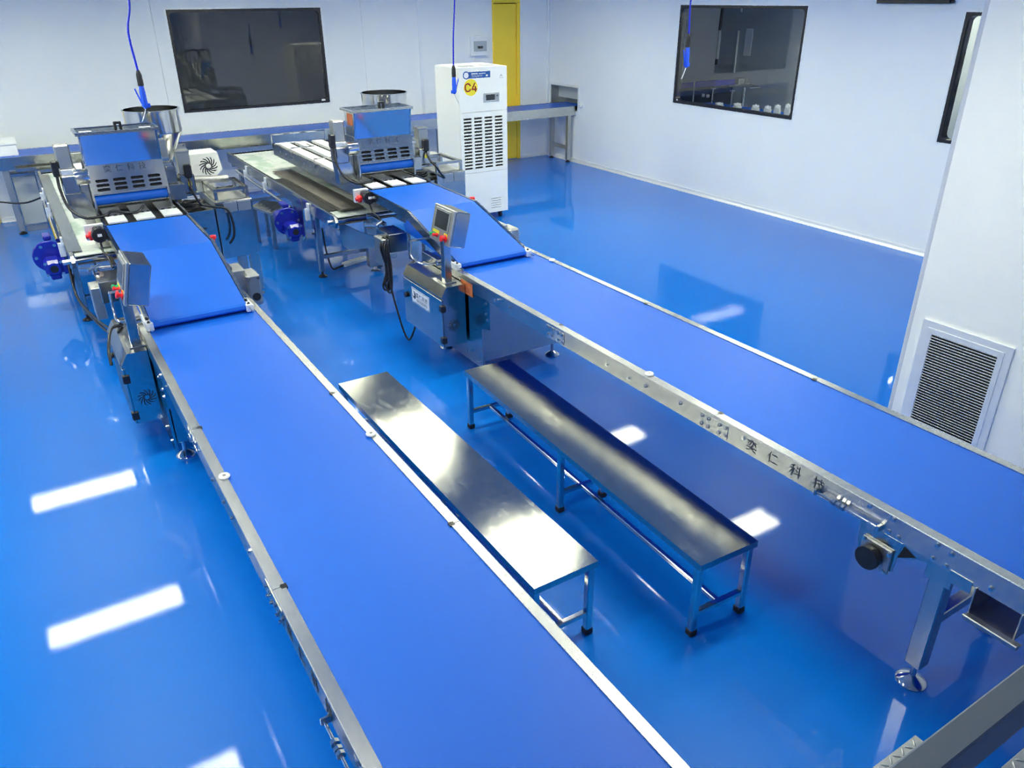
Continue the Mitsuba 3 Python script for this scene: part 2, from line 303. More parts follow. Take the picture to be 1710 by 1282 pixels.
# ================================================================ BELT CONVEYORS
def beltc(name, xs, joints, label, near, dark):
    """a long belt conveyor along y with steel side rails; xs = rail outer, belt left, belt right, rail outer"""
    a, b, c, d = xs; Y0, Y1 = -1.6, 5.75; Z, H = .80, .105
    k = thing(name, label, 'conveyor', None)
    prof = [(Y0+.06, Z-.006), (Y1-.06, Z-.006), (Y1-.02, Z-.02), (Y1-.005, Z-.05), (Y1-.02, Z-.08), (Y1-.06, Z-.094), (Y0+.06, Z-.094), (Y0+.02, Z-.08), (Y0+.005, Z-.05), (Y0+.02, Z-.02)]
    part(k, 'belt', prism(prof, 'x', b-.002, c+.002), BELT, label='blue belt')
    cuts = [Y0]+sorted(joints)+[Y1]
    for (u, v), side in [((a, b), -1), ((c, d), 1)]:
        for s0, s1 in zip(cuts[:-1], cuts[1:]):
            t = .004
            if side < 0: pg = [(u, Z-H), (u, Z-.003), (u+.003, Z), (v, Z), (v, Z-t), (u+t, Z-t), (u+t, Z-H)]
            else: pg = [(v, Z-H), (v, Z-.003), (v-.003, Z), (u, Z), (u, Z-t), (v-t, Z-t), (v-t, Z-H)]
            part(k, 'side_rail', prism(pg, 'y', s0+.0015, s1-.0015), RAIL)
    for j in joints:                                                   # little black slots and fish plates at the joints
        for x in (b-.006, c+.006): part(k, 'slot', bbox(x-.012, x+.012, j-.012, j+.014, Z-.012, Z+.0012, .001), BLACK)
    bl = None
    def bo(y, z, x=a, dx=-1, r=.0075):
        part(k, 'bolt', bolt((x, y, z), (dx, 0, 0), r), POLISH)
    for j in joints:
        part(k, 'joint_plate', bbox(a-.0035, a+.001, j-.10, j+.10, Z-H+.012, Z-.018, .001), RAIL)
        for dy in (-.085, -.045, .03, .075):
            for z in (.768, .722): bo(j+dy, z, a-.0035)
    for y, z in ((4.35, .75), (3.25, .74), (3.05, .735), (2.62, .762), (2.90, .745), (2.18, .765)): bo(y, z)
    for x, y in ((a+.036, 2.92), (d-.038, 4.94)) if near else ((a+.036, 3.148), (d-.034, 3.144)):
        part(k, 'pulley_cap', lathe([(.008, 0), (.024, 0), (.026, .005), (.022, .011), (.010, .011), (.008, .006)], (x, y, Z), 'z', 20), WHITE, smooth=40, label='white plastic pulley cap')
    # lettering along the left rail, reading away to the right for someone who faces the rail
    for ch, y in zip('奕仁科技', (2.125, 1.995, 1.862, 1.733)):
        M = frame((a-.0008, y, .746), (0, -1, 0), (-1, 0, 0))
        part(k, 'lettering', put(glyph(ch, .062, .0012), M), INK, label='engraved black character')
    # belt tensioner: threaded rod in two knurled nuts
    tn = part(k, 'tensioner', cat(cyl((a-.022, 1.72, .722), (a-.022, 1.42, .722), .0055, 10), bbox(a-.034, a, 1.405, 1.42, .708, .736, .002), bbox(a-.034, a, 1.72, 1.73, .708, .736, .002)), POLISH, smooth=30, label='threaded tensioner rod')
    for y in (1.585, 1.605, 1.632): part(k, 'nut', trimesh.creation.cylinder(.015, segment=[(a-.022, y-.007, .722), (a-.022, y+.007, .722)], sections=6), POLISH)
    # drive plate with the black round bearing, and its dark window
    part(k, 'drive_plate', prism([(1.507, .70), (1.31, .70), (1.325, .545), (1.40, .515), (1.477, .515), (1.50, .60)], 'x', a-.002, a+.004), STEEL)
    part(k, 'bearing_plate', bbox(a-.016, a-.002, 1.335, 1.475, .525, .645, .004), DULL)
    part(k, 'bearing', lathe([(0, 0), (.052, 0), (.054, .012), (.05, .035), (.035, .042), (0, .042)], (a-.058, 1.415, .58), 'x', 28), BLACK, smooth=40, label='black round bearing cap')
    for y, z in ((1.462, .638), (1.345, .628), (1.462, .535), (1.35, .535)): bo(y, z, a-.016)
    part(k, 'window_cut', prism([(1.30, .694), (1.245, .672), (1.318, .625)], 'x', a-.0015, a+.002), DARK)
    part(k, 'gusset', prism([(1.33, .70), (1.12, .70), (1.24, .665), (1.315, .62)], 'x', a, a+.006), STEEL)
    for y, z in ((1.48, .787), (1.37, .783), (1.378, .718), (1.335, .716), (1.18, .780), (1.121, .777), (1.184, .713), (1.129, .713), (.958, .729), (.80, .73), (4.55, .74)): bo(y, z)
    # leg pairs with levelling feet
    for yl in (1.17, -1.2):
        for x0, x1 in ((a+.06, a+.13), (d-.13, d-.06)):
            lg = part(k, 'leg', bbox(x0, x1, yl-.035, yl+.035, .11, .71, .004), STEEL)
            part(lg, 'foot', lathe([(0, 0), (.062, 0), (.064, .008), (.055, .02), (.02, .04), (.014, .044), (.012, .115), (0, .115)], ((x0+x1)/2, yl, 0), 'z', 32), POLISH, smooth=40, label='round levelling foot')
        part(k, 'cross_bar', bbox(a+.13, d-.13, yl-.025, yl+.025, .33, .38, .004), STEEL)
        part(k, 'hanger', bbox(a+.045, a+.06, yl-.06, yl+.05, .58, .72, .003), STEEL)
    part(k, 'drip_chute', cat(box(a-.01, a+.30, .83, .835, .585, .70), box(a-.01, a+.30, 1.0, 1.005, .585, .70), box(a-.012, a+.30, .83, 1.005, .58, .585), prism([(a-.05, .575), (a-.01, .58), (a-.01, .584), (a-.055, .60), (a-.06, .597)], 'y', .80, 1.0)), DULL, label='open steel chute')
    part(k, 'chute_bracket', cat(bbox(a-.004, a, 1.02, 1.11, .655, .71, .001)), STEEL)
    # drive housing below the far end, with its stepped side plate
    hs = part(k, 'drive_housing', bbox(a+.03, d-.03, 4.78, 5.62, .15, .70, .003), STEEL)
    part(hs, 'side_plate', prism([(5.72, .10), (4.765, .10), (4.765, .44), (4.64, .47), (4.64, .70), (5.72, .70)], 'x', a+.006, a+.022), STEEL)
    for y, z in ((4.70, .665), (4.70, .58), (4.82, .16), (4.95, .20), (5.0, .17), (4.68, .54)): part(hs, 'bolt', bolt((a+.006, y, z), (-1, 0, 0), .008), POLISH)
    for x in (a+.07, d-.07):
        for y in (4.87, 5.5):
            part(hs, 'foot', lathe([(0, 0), (.058, 0), (.06, .008), (.05, .02), (.02, .04), (.014, .044), (.012, .152), (0, .152)], (x, y, 0), 'z', 28), POLISH, smooth=40)
    return k
CL, CR = (.403, .450, 1.1275, 1.172), (2.683, 2.733, 3.4415, 3.49)
kl = beltc('belt_conveyor', CL, (3.67, 2.30), 'long blue belt conveyor with steel rails crossing the lower left foreground', False, 0)
kr = beltc('belt_conveyor', CR, (3.79, 2.38), 'long blue belt conveyor running off the right edge beside the two benches', True, 1)
st = part(kr, 'warning_sticker', box(2.6822, 2.683, 4.885, 5.07, .655, .758), ORANGE, label='orange warning sticker')
for z in (.675, .69, .705): part(st, 'print_line', box(2.6817, 2.6822, 4.92, 5.04, z, z+.004), REDINK)

# ---------------------------------------------------------------- rising belts that feed the depositors
def incline(x0, x1, label, tag):
    k = thing('inclined_conveyor', label, 'conveyor')
    top = [(5.16, .855), (6.0, 1.083), (6.90, 1.09)]
    prof = [(5.135, .825), (5.14, .845), (5.16, .855), (6.0, 1.083), (6.88, 1.09), (6.91, 1.075), (6.91, 1.055), (6.88, 1.04), (6.02, 1.03), (6.15, .93), (6.12, .88), (5.17, .812), (5.145, .812)]
    part(k, 'belt', prism(prof, 'x', x0, x1), BELT, label='blue rising belt')
    for u, s in ((x0-.026, -1), (x1+.004, 1)):
        part(k, 'side_rail', prism([(5.22, .80), (5.22, .872), (6.0, 1.086), (6.88, 1.094), (6.88, 1.02), (6.02, 1.012), (5.30, .815)], 'x', u, u+.022), STEEL)
        br = part(k, 'end_bracket', bbox(u-.012, u+.034, 5.12, 5.34, .803, .852, .003), ALU)
        xo = u-.012 if s < 0 else u+.034
        for y in (5.15, 5.21, 5.29): part(br, 'bolt', bolt((u+.011, y, .852), (0, 0, 1), .007), BLACK)
        part(br, 'tension_screw', cyl((u+.011, 5.05, .828), (u+.011, 5.13, .828), .006, 8), POLISH)
        part(k, 'hinge_bolt', bolt(((u if s < 0 else u+.022), 6.0, 1.05), (s, 0, 0), .010), POLISH)
    part(k, 'nose_roller', cyl((x0-.004, 5.165, .833), (x1+.004, 5.165, .833), .019, 20), DULL, smooth=40)
    # guide handle, motor box and clamps on the left flank
    part(k, 'handle', cat(tube([(x0-.026, 5.66, .93), (x0-.16, 5.66, .93), (x0-.165, 5.66, .92), (x0-.165, 5.66, .80), (x0-.16, 5.45, .79), (x0-.02, 5.42, .79)], .009, 8, 4)), POLISH, smooth=40, label='bent steel handle')
    part(k, 'clamp', cat(bbox(x0-.09, x0-.03, 5.33, 5.38, .80, .83, .003), cyl((x0-.12, 5.30, .815), (x0-.03, 5.30, .815), .010, 10)), POLISH)
    mb = part(k, 'motor_box', bbox(x0-.20, x0-.03, 6.02, 6.30, .74, .90, .004), STEEL)
    part(mb, 'clamp_knob', cat(cyl((x0-.17, 6.30, .92), (x0-.28, 6.36, .925), .014, 12), cyl((x0-.2, 6.25, .90), (x0-.2, 6.25, .965), .010, 10), cyl((x0-.24, 6.2, .945), (x0-.15, 6.28, .955), .010, 10)), POLISH)
    part(mb, 'cover', bbox(x0-.26, x0-.19, 6.04, 6.22, .62, .86, .006), DULL)
    # geared motor on the right flank
    gm = part(k, 'gear_motor', bbox(x1+.05, x1+.14, 5.66, 5.86, .76, .93, .006), DULL)
    part(gm, 'bracket', bbox(x1+.026, x1+.06, 5.70, 5.82, .78, .95, .003), STEEL)
    part(gm, 'gear_case', cat(bbox(x1+.125, x1+.225, 5.60, 5.78, .66, .90, .015)), DULL)
    part(gm, 'output_hole', cyl((x1+.178, 5.595, .73), (x1+.178, 5.62, .73), .030, 20), BLACK, smooth=40)
    for dx, z in ((.142, .87), (.208, .87), (.142, .68), (.208, .68)): part(gm, 'bolt', bolt((x1+dx, 5.60, z), (0, -1, 0), .008), POLISH)
    part(k, 'emergency_knob', lathe([(0, 0), (.012, 0), (.012, .02), (.024, .025), (.022, .045), (0, .05)], (x1+.04, 6.10, 1.05), 'z', 18), RED, smooth=40, label='red emergency knob')
    return k
incline(.473, 1.078, 'blue rising conveyor belt leading up to the left filling head', 0)
incline(2.715, 3.338, 'blue rising conveyor belt leading up to the right filling head', 1)

# ---------------------------------------------------------------- control cabinets and touch panels
def fan_grille(c, ex, ez, r, n=12):
    """curved slots around a centre, raised a hair from the sheet"""
    ms = []
    for i in range(n):
        a = 2*math.pi*i/n; pl = []
        for s in np.linspace(0, 1, 7):
            q = a+s*.75; rr = r*(.28+.72*s); w = r*.07
            pl.append((rr, q, w))
        P1 = [((rr+0)*math.cos(q)-w*math.sin(q), rr*math.sin(q)+w*math.cos(q)) for rr, q, w in pl]
        P2 = [((rr+0)*math.cos(q)+w*math.sin(q), rr*math.sin(q)-w*math.cos(q)) for rr, q, w in pl][::-1]
        pg = Polygon(P1+P2).buffer(0)
        ms.append(trimesh.creation.extrude_polygon(pg if pg.geom_type == 'Polygon' else max(pg.geoms, key=lambda g: g.area), .0012, engine='earcut'))
    return put(cat(ms), frame(c, ex, ez))
def cabinet(x0, label, plate, w):
    x1, y0, y1, z0, z1 = x0+w, 4.99, 5.68, .25, .735
    k = thing('control_cabinet', label, 'control cabinet')
    part(k, 'body', prism([(x0+.012, z0), (x1, z0), (x1, z1), (x0+.045, z1), (x0, z1-.075), (x0, z1-.085), (x0+.012, z1-.09)], 'y', y0, y1), STEEL)
    dr_ = part(k, 'door', bbox(x0-.003, x0+.0115, y0+.002, y1-.002, z0+.002, z1-.095, .003), STEEL)
    part(dr_, 'knob', lathe([(0, 0), (.022, 0), (.022, .014), (.012, .02), (0, .02)], (x0-.022, y1-.06, .50), 'x', 20), BLACK, smooth=40, label='black round lock')
    for z in (.31, .57):
        part(dr_, 'hinge', cat(bbox(x0-.012, x0+.03, y0-.012, y0+.03, z-.028, z+.028, .004)), BLACK, label='black hinge')
    if plate:
        lb = part(dr_, 'name_plate', box(x0-.0045, x0-.003, 5.20, 5.52, .475, .60), LABELW, label='white name plate with dark lettering')
        X = x0-.0058
        fr = sbox(5.205, .48, 5.515, .595).difference(sbox(5.208, .483, 5.512, .592))
        ms = [prism(fr, 'x', X, x0-.0045), prism(Point(5.47, .54).buffer(.028).difference(Point(5.478, .548).buffer(.02)), 'x', X, x0-.0045), prism([(5.48, .575), (5.465, .575), (5.455, .545), (5.462, .51), (5.475, .51), (5.468, .545)], 'x', X, x0-.0045)]
        for ch, y in zip('奕仁科技', (5.415, 5.36, 5.305, 5.25)): ms.append(put(glyph(ch, .044, .0013), frame((x0-.0045, y, .55), (0, -1, 0), (-1, 0, 0))))
        ms += [box(X, x0-.0045, 5.24, 5.43, z, z+.005) for z in (.512, .50)]
        part(dr_, 'plate_print', cat(ms), INK)
    part(k, 'fan_grille', fan_grille((x0+.10, y0-.0006, .42), (1, 0, 0), (0, -1, 0), .055), BLACK, label='dark fan slots')
    part(k, 'mounting_foot', bbox(x1-.002, CR[0]-.001 if plate else CL[0]-.001, y0+.1, y1-.1, z0+.1, z0+.2, .003), STEEL)
    # touch panel on its post
    p = thing('touch_panel', 'touch screen panel on a post above the '+('right' if plate else 'left')+' control cabinet', 'control panel')
    cx, cy = x0+.12, 5.12
    part(p, 'post', bbox(cx-.03, cx+.03, cy-.03, cy+.03, z1, 1.10, .004), STEEL)
    part(p, 'base_plate', bbox(cx-.05, cx+.05, cy-.06, cy+.06, z1, z1+.008, .002), STEEL)
    M = trimesh.transformations.rotation_matrix(math.radians(14.5), [0, 1, 0], [x0+.115, 5.18, 1.03])
    ox, oy, oz = x0+.115, 5.03, 1.03
    def pt(name, m, mt, **kw): return part(p, name, put(m, M), mt, **kw)
    hk2 = pt('housing', cat(bbox(ox, ox+.125, oy, oy+.31, oz, oz+.265, .006)), STEEL)
    pt('lid_rim', bbox(ox-.018, ox+.001, oy-.003, oy+.313, oz-.003, oz+.268, .005), DULL)
    part(hk2, 'screen_bezel', put(bbox(ox-.026, ox-.017, oy+.04, oy+.27, oz+.085, oz+.25, .003), M), DULL)
    part(hk2, 'screen', put(box(ox-.0275, ox-.0255, oy+.058, oy+.252, oz+.105, oz+.232), M), SCREEN, label='dark touch screen')
    for yy, mt, nm in ((.25, GREEN, 'green button'), (.20, RED, 'small red button'), (.07, RED, 'red mushroom stop button')):
        r = .024 if 'mushroom' in nm else .013
        part(hk2, 'button', put(lathe([(0, 0), (r*1.25, 0), (r*1.25, .006), (r*.7, .010), (r*.7, .02), (r, .024), (r, .036), (0, .042)], (0, 0, 0), 'z', 18), M @ frame((ox-.018, oy+yy, oz+.045), (0, 1, 0), (-1, 0, 0))), mt, smooth=40, label=nm)
        part(hk2, 'button_plate', put(box(ox-.0195, ox-.0175, oy+yy-.028, oy+yy+.028, oz+.06, oz+.083), M), YELLOW)
    return k
cabinet(CL[0]-.167, 'steel control cabinet without a name plate fixed to the left belt conveyor', False, .163)
cabinet(CR[0]-.213, 'steel control cabinet with a white name plate beside the right belt conveyor', True, .204)

# ================================================================ THE TWO FILLING LINES
def slat_conveyor(x0, label, right):
    """low conveyor of pale slats running back to the cross conveyor; x0 = outer face of the left rail"""
    k = thing('slat_conveyor', label, 'conveyor')
    x1, Y0, Y1, Z = x0+.72, 7.22, 11.42, .80
    for u in (x0, x1-.035):
        part(k, 'side_rail', cat(bbox(u, u+.035, Y0+.12, Y1, Z-.13, Z, .004)), STEEL)
        part(k, 'rail_nose', prism([(Y0+.12, Z-.13), (Y0+.12, Z), (Y0+.03, Z-.01), (Y0, Z-.06), (Y0+.04, Z-.12)], 'x', u+.004, u+.031), STEEL)
    # slats, one by one
    first = None; pitch = .098; n = int((Y1-Y0-.1)/pitch)
    for i in range(n):
        y = Y0+.08+i*pitch
        if first is None:
            m = cat(bbox(x0+.04, x0+.35, -.047, .047, -.012, -.002, .002), bbox(x0+.354, x1-.04, -.047, .047, -.012, -.002, .002), box(x0+.04, x1-.04, -.0475, -.0465, -.011, -.004))
            first = part(k, 'slat', m, MILKY); scene[first]['to_world'] = T().translate([0, y, Z-.012])
        else: same(k, 'slat', first, T().translate([0, y, Z-.012]))
    part(k, 'belt_return', box(x0+.05, x1-.05, Y0+.06, Y1-.1, Z-.10, Z-.085), SCUFF)
    part(k, 'nose_shaft', cyl((x0-.06, Y0+.06, Z-.06), (x1+.02, Y0+.06, Z-.06), .022, 20), POLISH, smooth=40)
    part(k, 'end_panel', bbox(x0+.04, x1-.04, Y1-.02, Y1, Z-.20, Z-.02), STEEL)
    for yl in (7.90, 10.9):
        for x in (x0+.005, x1-.055):
            lg = part(k, 'leg', bbox(x, x+.05, yl-.03, yl+.03, .06, Z-.13, .004), STEEL)
            part(lg, 'foot', lathe([(0, 0), (.045, 0), (.047, .01), (.03, .02), (.012, .03), (.012, .062), (0, .062)], (x+.025, yl, 0), 'z', 24), BLACK if x < x0+.3 else POLISH, smooth=40)
        part(k, 'cross_bar', bbox(x0+.055, x1-.055, yl-.02, yl+.02, .20, .24, .003), STEEL)
    # long drain pipe hung under the left rail, clips, cover plate and blue gear motor
    part(k, 'drain_pipe', cat(cyl((x0-.03, 10.9, .64), (x0-.03, 8.55, .62), .018, 14), cyl((x0-.03, 9.6, .63), (x0-.03, 9.64, .63), .024, 14)), POLISH, smooth=40)
    for y in (8.0, 9.55, 10.4): part(k, 'clip', cat(bbox(x0-.02, x0, y-.03, y+.03, Z-.10, Z-.02, .004), bbox(x0-.05, x0, y-.01, y+.01, .60, .73, .003)), ALU)
    part(k, 'gusset_plate', prism([(8.22, .78), (8.52, .78), (8.52, .40), (8.30, .30), (8.22, .36)], 'x', x0-.012, x0-.001), STEEL)
    mo = part(k, 'gear_motor', cat(lathe([(0, 0), (.075, 0), (.078, .02), (.085, .05), (.085, .2), (.07, .24), (0, .24)], (x0-.13, 8.42, .52), 'y', 32), lathe([(0, -.02), (.14, -.02), (.146, -.012), (.146, .012), (.14, .02), (0, .02)], (x0-.13, 8.40, .52), 'y', 40)), MBLUE, smooth=40, label='blue gear motor')
    gb = part(mo, 'gear_case', cat(bbox(x0-.20, x0-.05, 8.17, 8.39, .38, .53, .03), bbox(x0-.17, x0-.08, 8.2, 8.35, .34, .40, .012), bbox(x0-.06, x0-.013, 8.2, 8.36, .38, .50, .012), bbox(x0-.15, x0-.08, 8.45, 8.60, .655, .70, .01)), MBLUE)
    part(mo, 'output_collar', lathe([(.034, 0), (.052, 0), (.052, .02), (.034, .02)], (x0-.125, 8.155, .455), 'y', 28), MBLUE, smooth=40)
    part(mo, 'shaft_hole', cyl((x0-.125, 8.158, .455), (x0-.125, 8.17, .455), .034, 24), BLACK, smooth=40)
    for i in range(6):
        t = i*math.pi/3; part(mo, 'bolt', bolt((x0-.13+.115*math.cos(t), 8.38, .52+.115*math.sin(t)), (0, -1, 0), .010), POLISH)
    for dx in (-.19, -.06):
        for dz in (.40, .51): part(mo, 'bolt', bolt((x0+dx, 8.17, dz), (0, -1, 0), .009), POLISH)
    part(k, 'fan_tail', lathe([(0, 0), (.05, 0), (.05, .10), (0, .10)], (x0-.13, 8.66, .52), 'y', 20), MBLUE, smooth=40)
    if right:
        part(k, 'guide_plate', prism([(7.40, .802), (7.36, .83), (9.7, .812), (9.7, .806)], 'x', x0+.13, x0+.36), SCUFF, label='scuffed brown guide plate')
        part(k, 'guide_plate', prism([(7.50, .795), (9.3, .797), (9.3, .791), (7.50, .789)], 'x', x0+.04, x0+.13), DARK, label='dark gap beside the guide plate')
    else:
        part(k, 'rail_flange', bbox(x0+.0, x0+.105, Y0+.13, Y1-.3, Z+.0005, Z+.006, .002), STEEL, label='flat steel flange')
        part(k, 'side_cover', bbox(x0+.235, x0+.44, 7.35, 11.0, Z+.0005, Z+.006, .002), DULL, label='grey chain cover')
    return k
slat_conveyor(.17, 'low slat conveyor with milky greenish slats under the left filling head', False)
slat_conveyor(2.47, 'low slat conveyor with white slats and brown guide plate under the right filling head', True)

def strip_conveyor(x0, label, left):
    """three white belts side by side; plates in front, belts behind the head"""
    k = thing('strip_conveyor', label, 'conveyor')
    x1, Z = x0+.62, 1.095
    w = .145
    part(k, 'bed', bbox(x0, x1, 6.95, 9.95, Z-.05, Z-.03, .003), DARK, label='dark bed')
    for i in range(3):
        u = x0+.02+i*.212
        part(k, 'end_plate', bbox(u, u+w, 6.93, 7.15, Z-.012, Z+.004, .003), mat('pale_plate', (0.52, 0.55, 0.57), 0.4) if 'mat_pale_plate' not in scene else 'mat_pale_plate', label='pale plate')
        part(k, 'slide_plate', bbox(u, u+w, 7.165, 7.5, Z-.012, Z, .002), DULL)
        part(k, 'strip_belt', prism([(7.72, Z-.03), (7.70, Z-.015), (7.72, Z), (9.90, Z), (9.93, Z-.015), (9.90, Z-.03)], 'x', u+.012, u+w-.008), WHITE, label='white belt')
        for q in (.03, .08, .125): part(k, 'catch', bbox(u+q-.012, u+q+.012, 7.148, 7.166, Z, Z+.012, .002), BLACK)
    for u in (x0-.022, x1+.002):
        part(k, 'side_plate', bbox(u, u+.02, 6.92, 9.98, Z-.14, Z-.005, .003), STEEL)
    part(k, 'end_roller', cyl((x0, 9.93, Z-.016), (x1, 9.93, Z-.016), .02, 16), POLISH, smooth=40)
    part(k, 'end_frame', cat(tube([(x0-.03, 9.96, Z-.05), (x0-.03, 9.96, Z+.10)], .008, 6, 0), tube([(x1+.03, 9.96, Z-.05), (x1+.03, 9.96, Z+.10)], .008, 6, 0), tube([(x0-.03, 9.96, Z+.10), (x1+.03, 9.96, Z+.10)], .008, 6, 0)), POLISH)
    for y in (8.4, 9.2): part(k, 'guide_fork', cat(tube([(x0-.03, y, Z-.04), (x0-.03, y, Z+.05), (x0+.25, y, Z+.05)], .006, 6, 0), tube([(x0+.22, y, Z+.05), (x0+.22, y+.2, Z+.05)], .005, 6, 0)), POLISH)
    for y in np.arange(7.9, 9.7, .22):
        part(k, 'bolt', bolt((x0-.022, y, Z-.06), (-1, 0, 0), .009), POLISH)
    # supports standing on the slat conveyor's line
    for x, y, w2 in ((x0+.24, 7.78, .15), (x1-.05, 7.05, .045), (x0+.60, 9.6, .045), (x0+.24, 9.6, .045)):
        lg = part(k, 'leg', bbox(x, x+w2, y-.04, y+.04, .06, .70 if x < x1-.1 else Z-.05, .003), STEEL)
        part(lg, 'foot', lathe([(0, 0), (.05, 0), (.052, .008), (.025, .02), (.014, .062), (0, .062)], (x+w2/2, y, 0), 'z', 24), POLISH, smooth=40)
    part(k, 'castor', cat(cyl((x0+.42, 7.72, .045), (x0+.46, 7.72, .045), .045, 24), bbox(x0+.405, x0+.475, 7.70, 7.74, .045, .11, .004)), RUBBER, smooth=40, label='black castor')
    part(k, 'floor_beam', bbox(x0+.39, x1-.05, 7.75, 7.81, .11, .17, .003), STEEL)
    # front drive: black motor and red stop knob
    part(k, 'front_bracket', bbox(x0-.16, x0-.02, 6.93, 6.97, .98, 1.10, .003), ALU)
    part(k, 'drive_motor', cat(bbox(x0-.105, x0-.035, 6.80, 6.93, 1.01, 1.09, .012), lathe([(0, 0), (.055, 0), (.058, .01), (.058, .04), (0, .045)], (x0-.072, 6.775, 1.045), 'y', 24)), BLACK, smooth=40, label='black drive motor')
    part(k, 'motor_label', box(x0-.088, x0-.056, 6.7735, 6.7750, 1.036, 1.058), LABELW)
    part(k, 'stop_knob', lathe([(0, 0), (.015, 0), (.015, .02), (.034, .026), (.034, .05), (.028, .058), (0, .058)], (x0-.165, 6.90, 1.02), 'x', 20), RED, smooth=40, label='red stop knob')
    part(k, 'push_rod', cat(cyl((x0-.14, 6.72, .90), (x0-.02, 6.72, .90), .011, 10), cyl((x0-.14, 6.62, .84), (x0-.02, 6.6, .84), .010, 10), bbox(x0-.05, x0-.02, 6.55, 6.97, .80, .86, .003)), POLISH)
    part(k, 'motor_cable', tube([(x0-.075, 6.80, 1.0), (x0-.08, 6.72, .93), (x0-.06, 6.64, .90), (x0-.05, 6.55, .84)], .009, 6), BLACK, smooth=True)
    part(k, 'drip_tray', prism([(7.55, .66), (6.97, .69), (6.40, .76), (6.38, .70), (7.30, .44), (7.50, .42)], 'x', x0-.13, x0-.12), STEEL, label='bent steel drip tray')
    part(k, 'drip_pan', prism([(7.50, .42), (7.30, .44), (6.38, .70), (6.38, .69), (7.30, .43), (7.50, .41)], 'x', x0-.12, x0+.45), STEEL)
    return k
strip_conveyor(.475, 'short three lane strip conveyor passing under the left filling head', True)
strip_conveyor(2.745, 'short three lane strip conveyor with white belts under the right filling head', False)

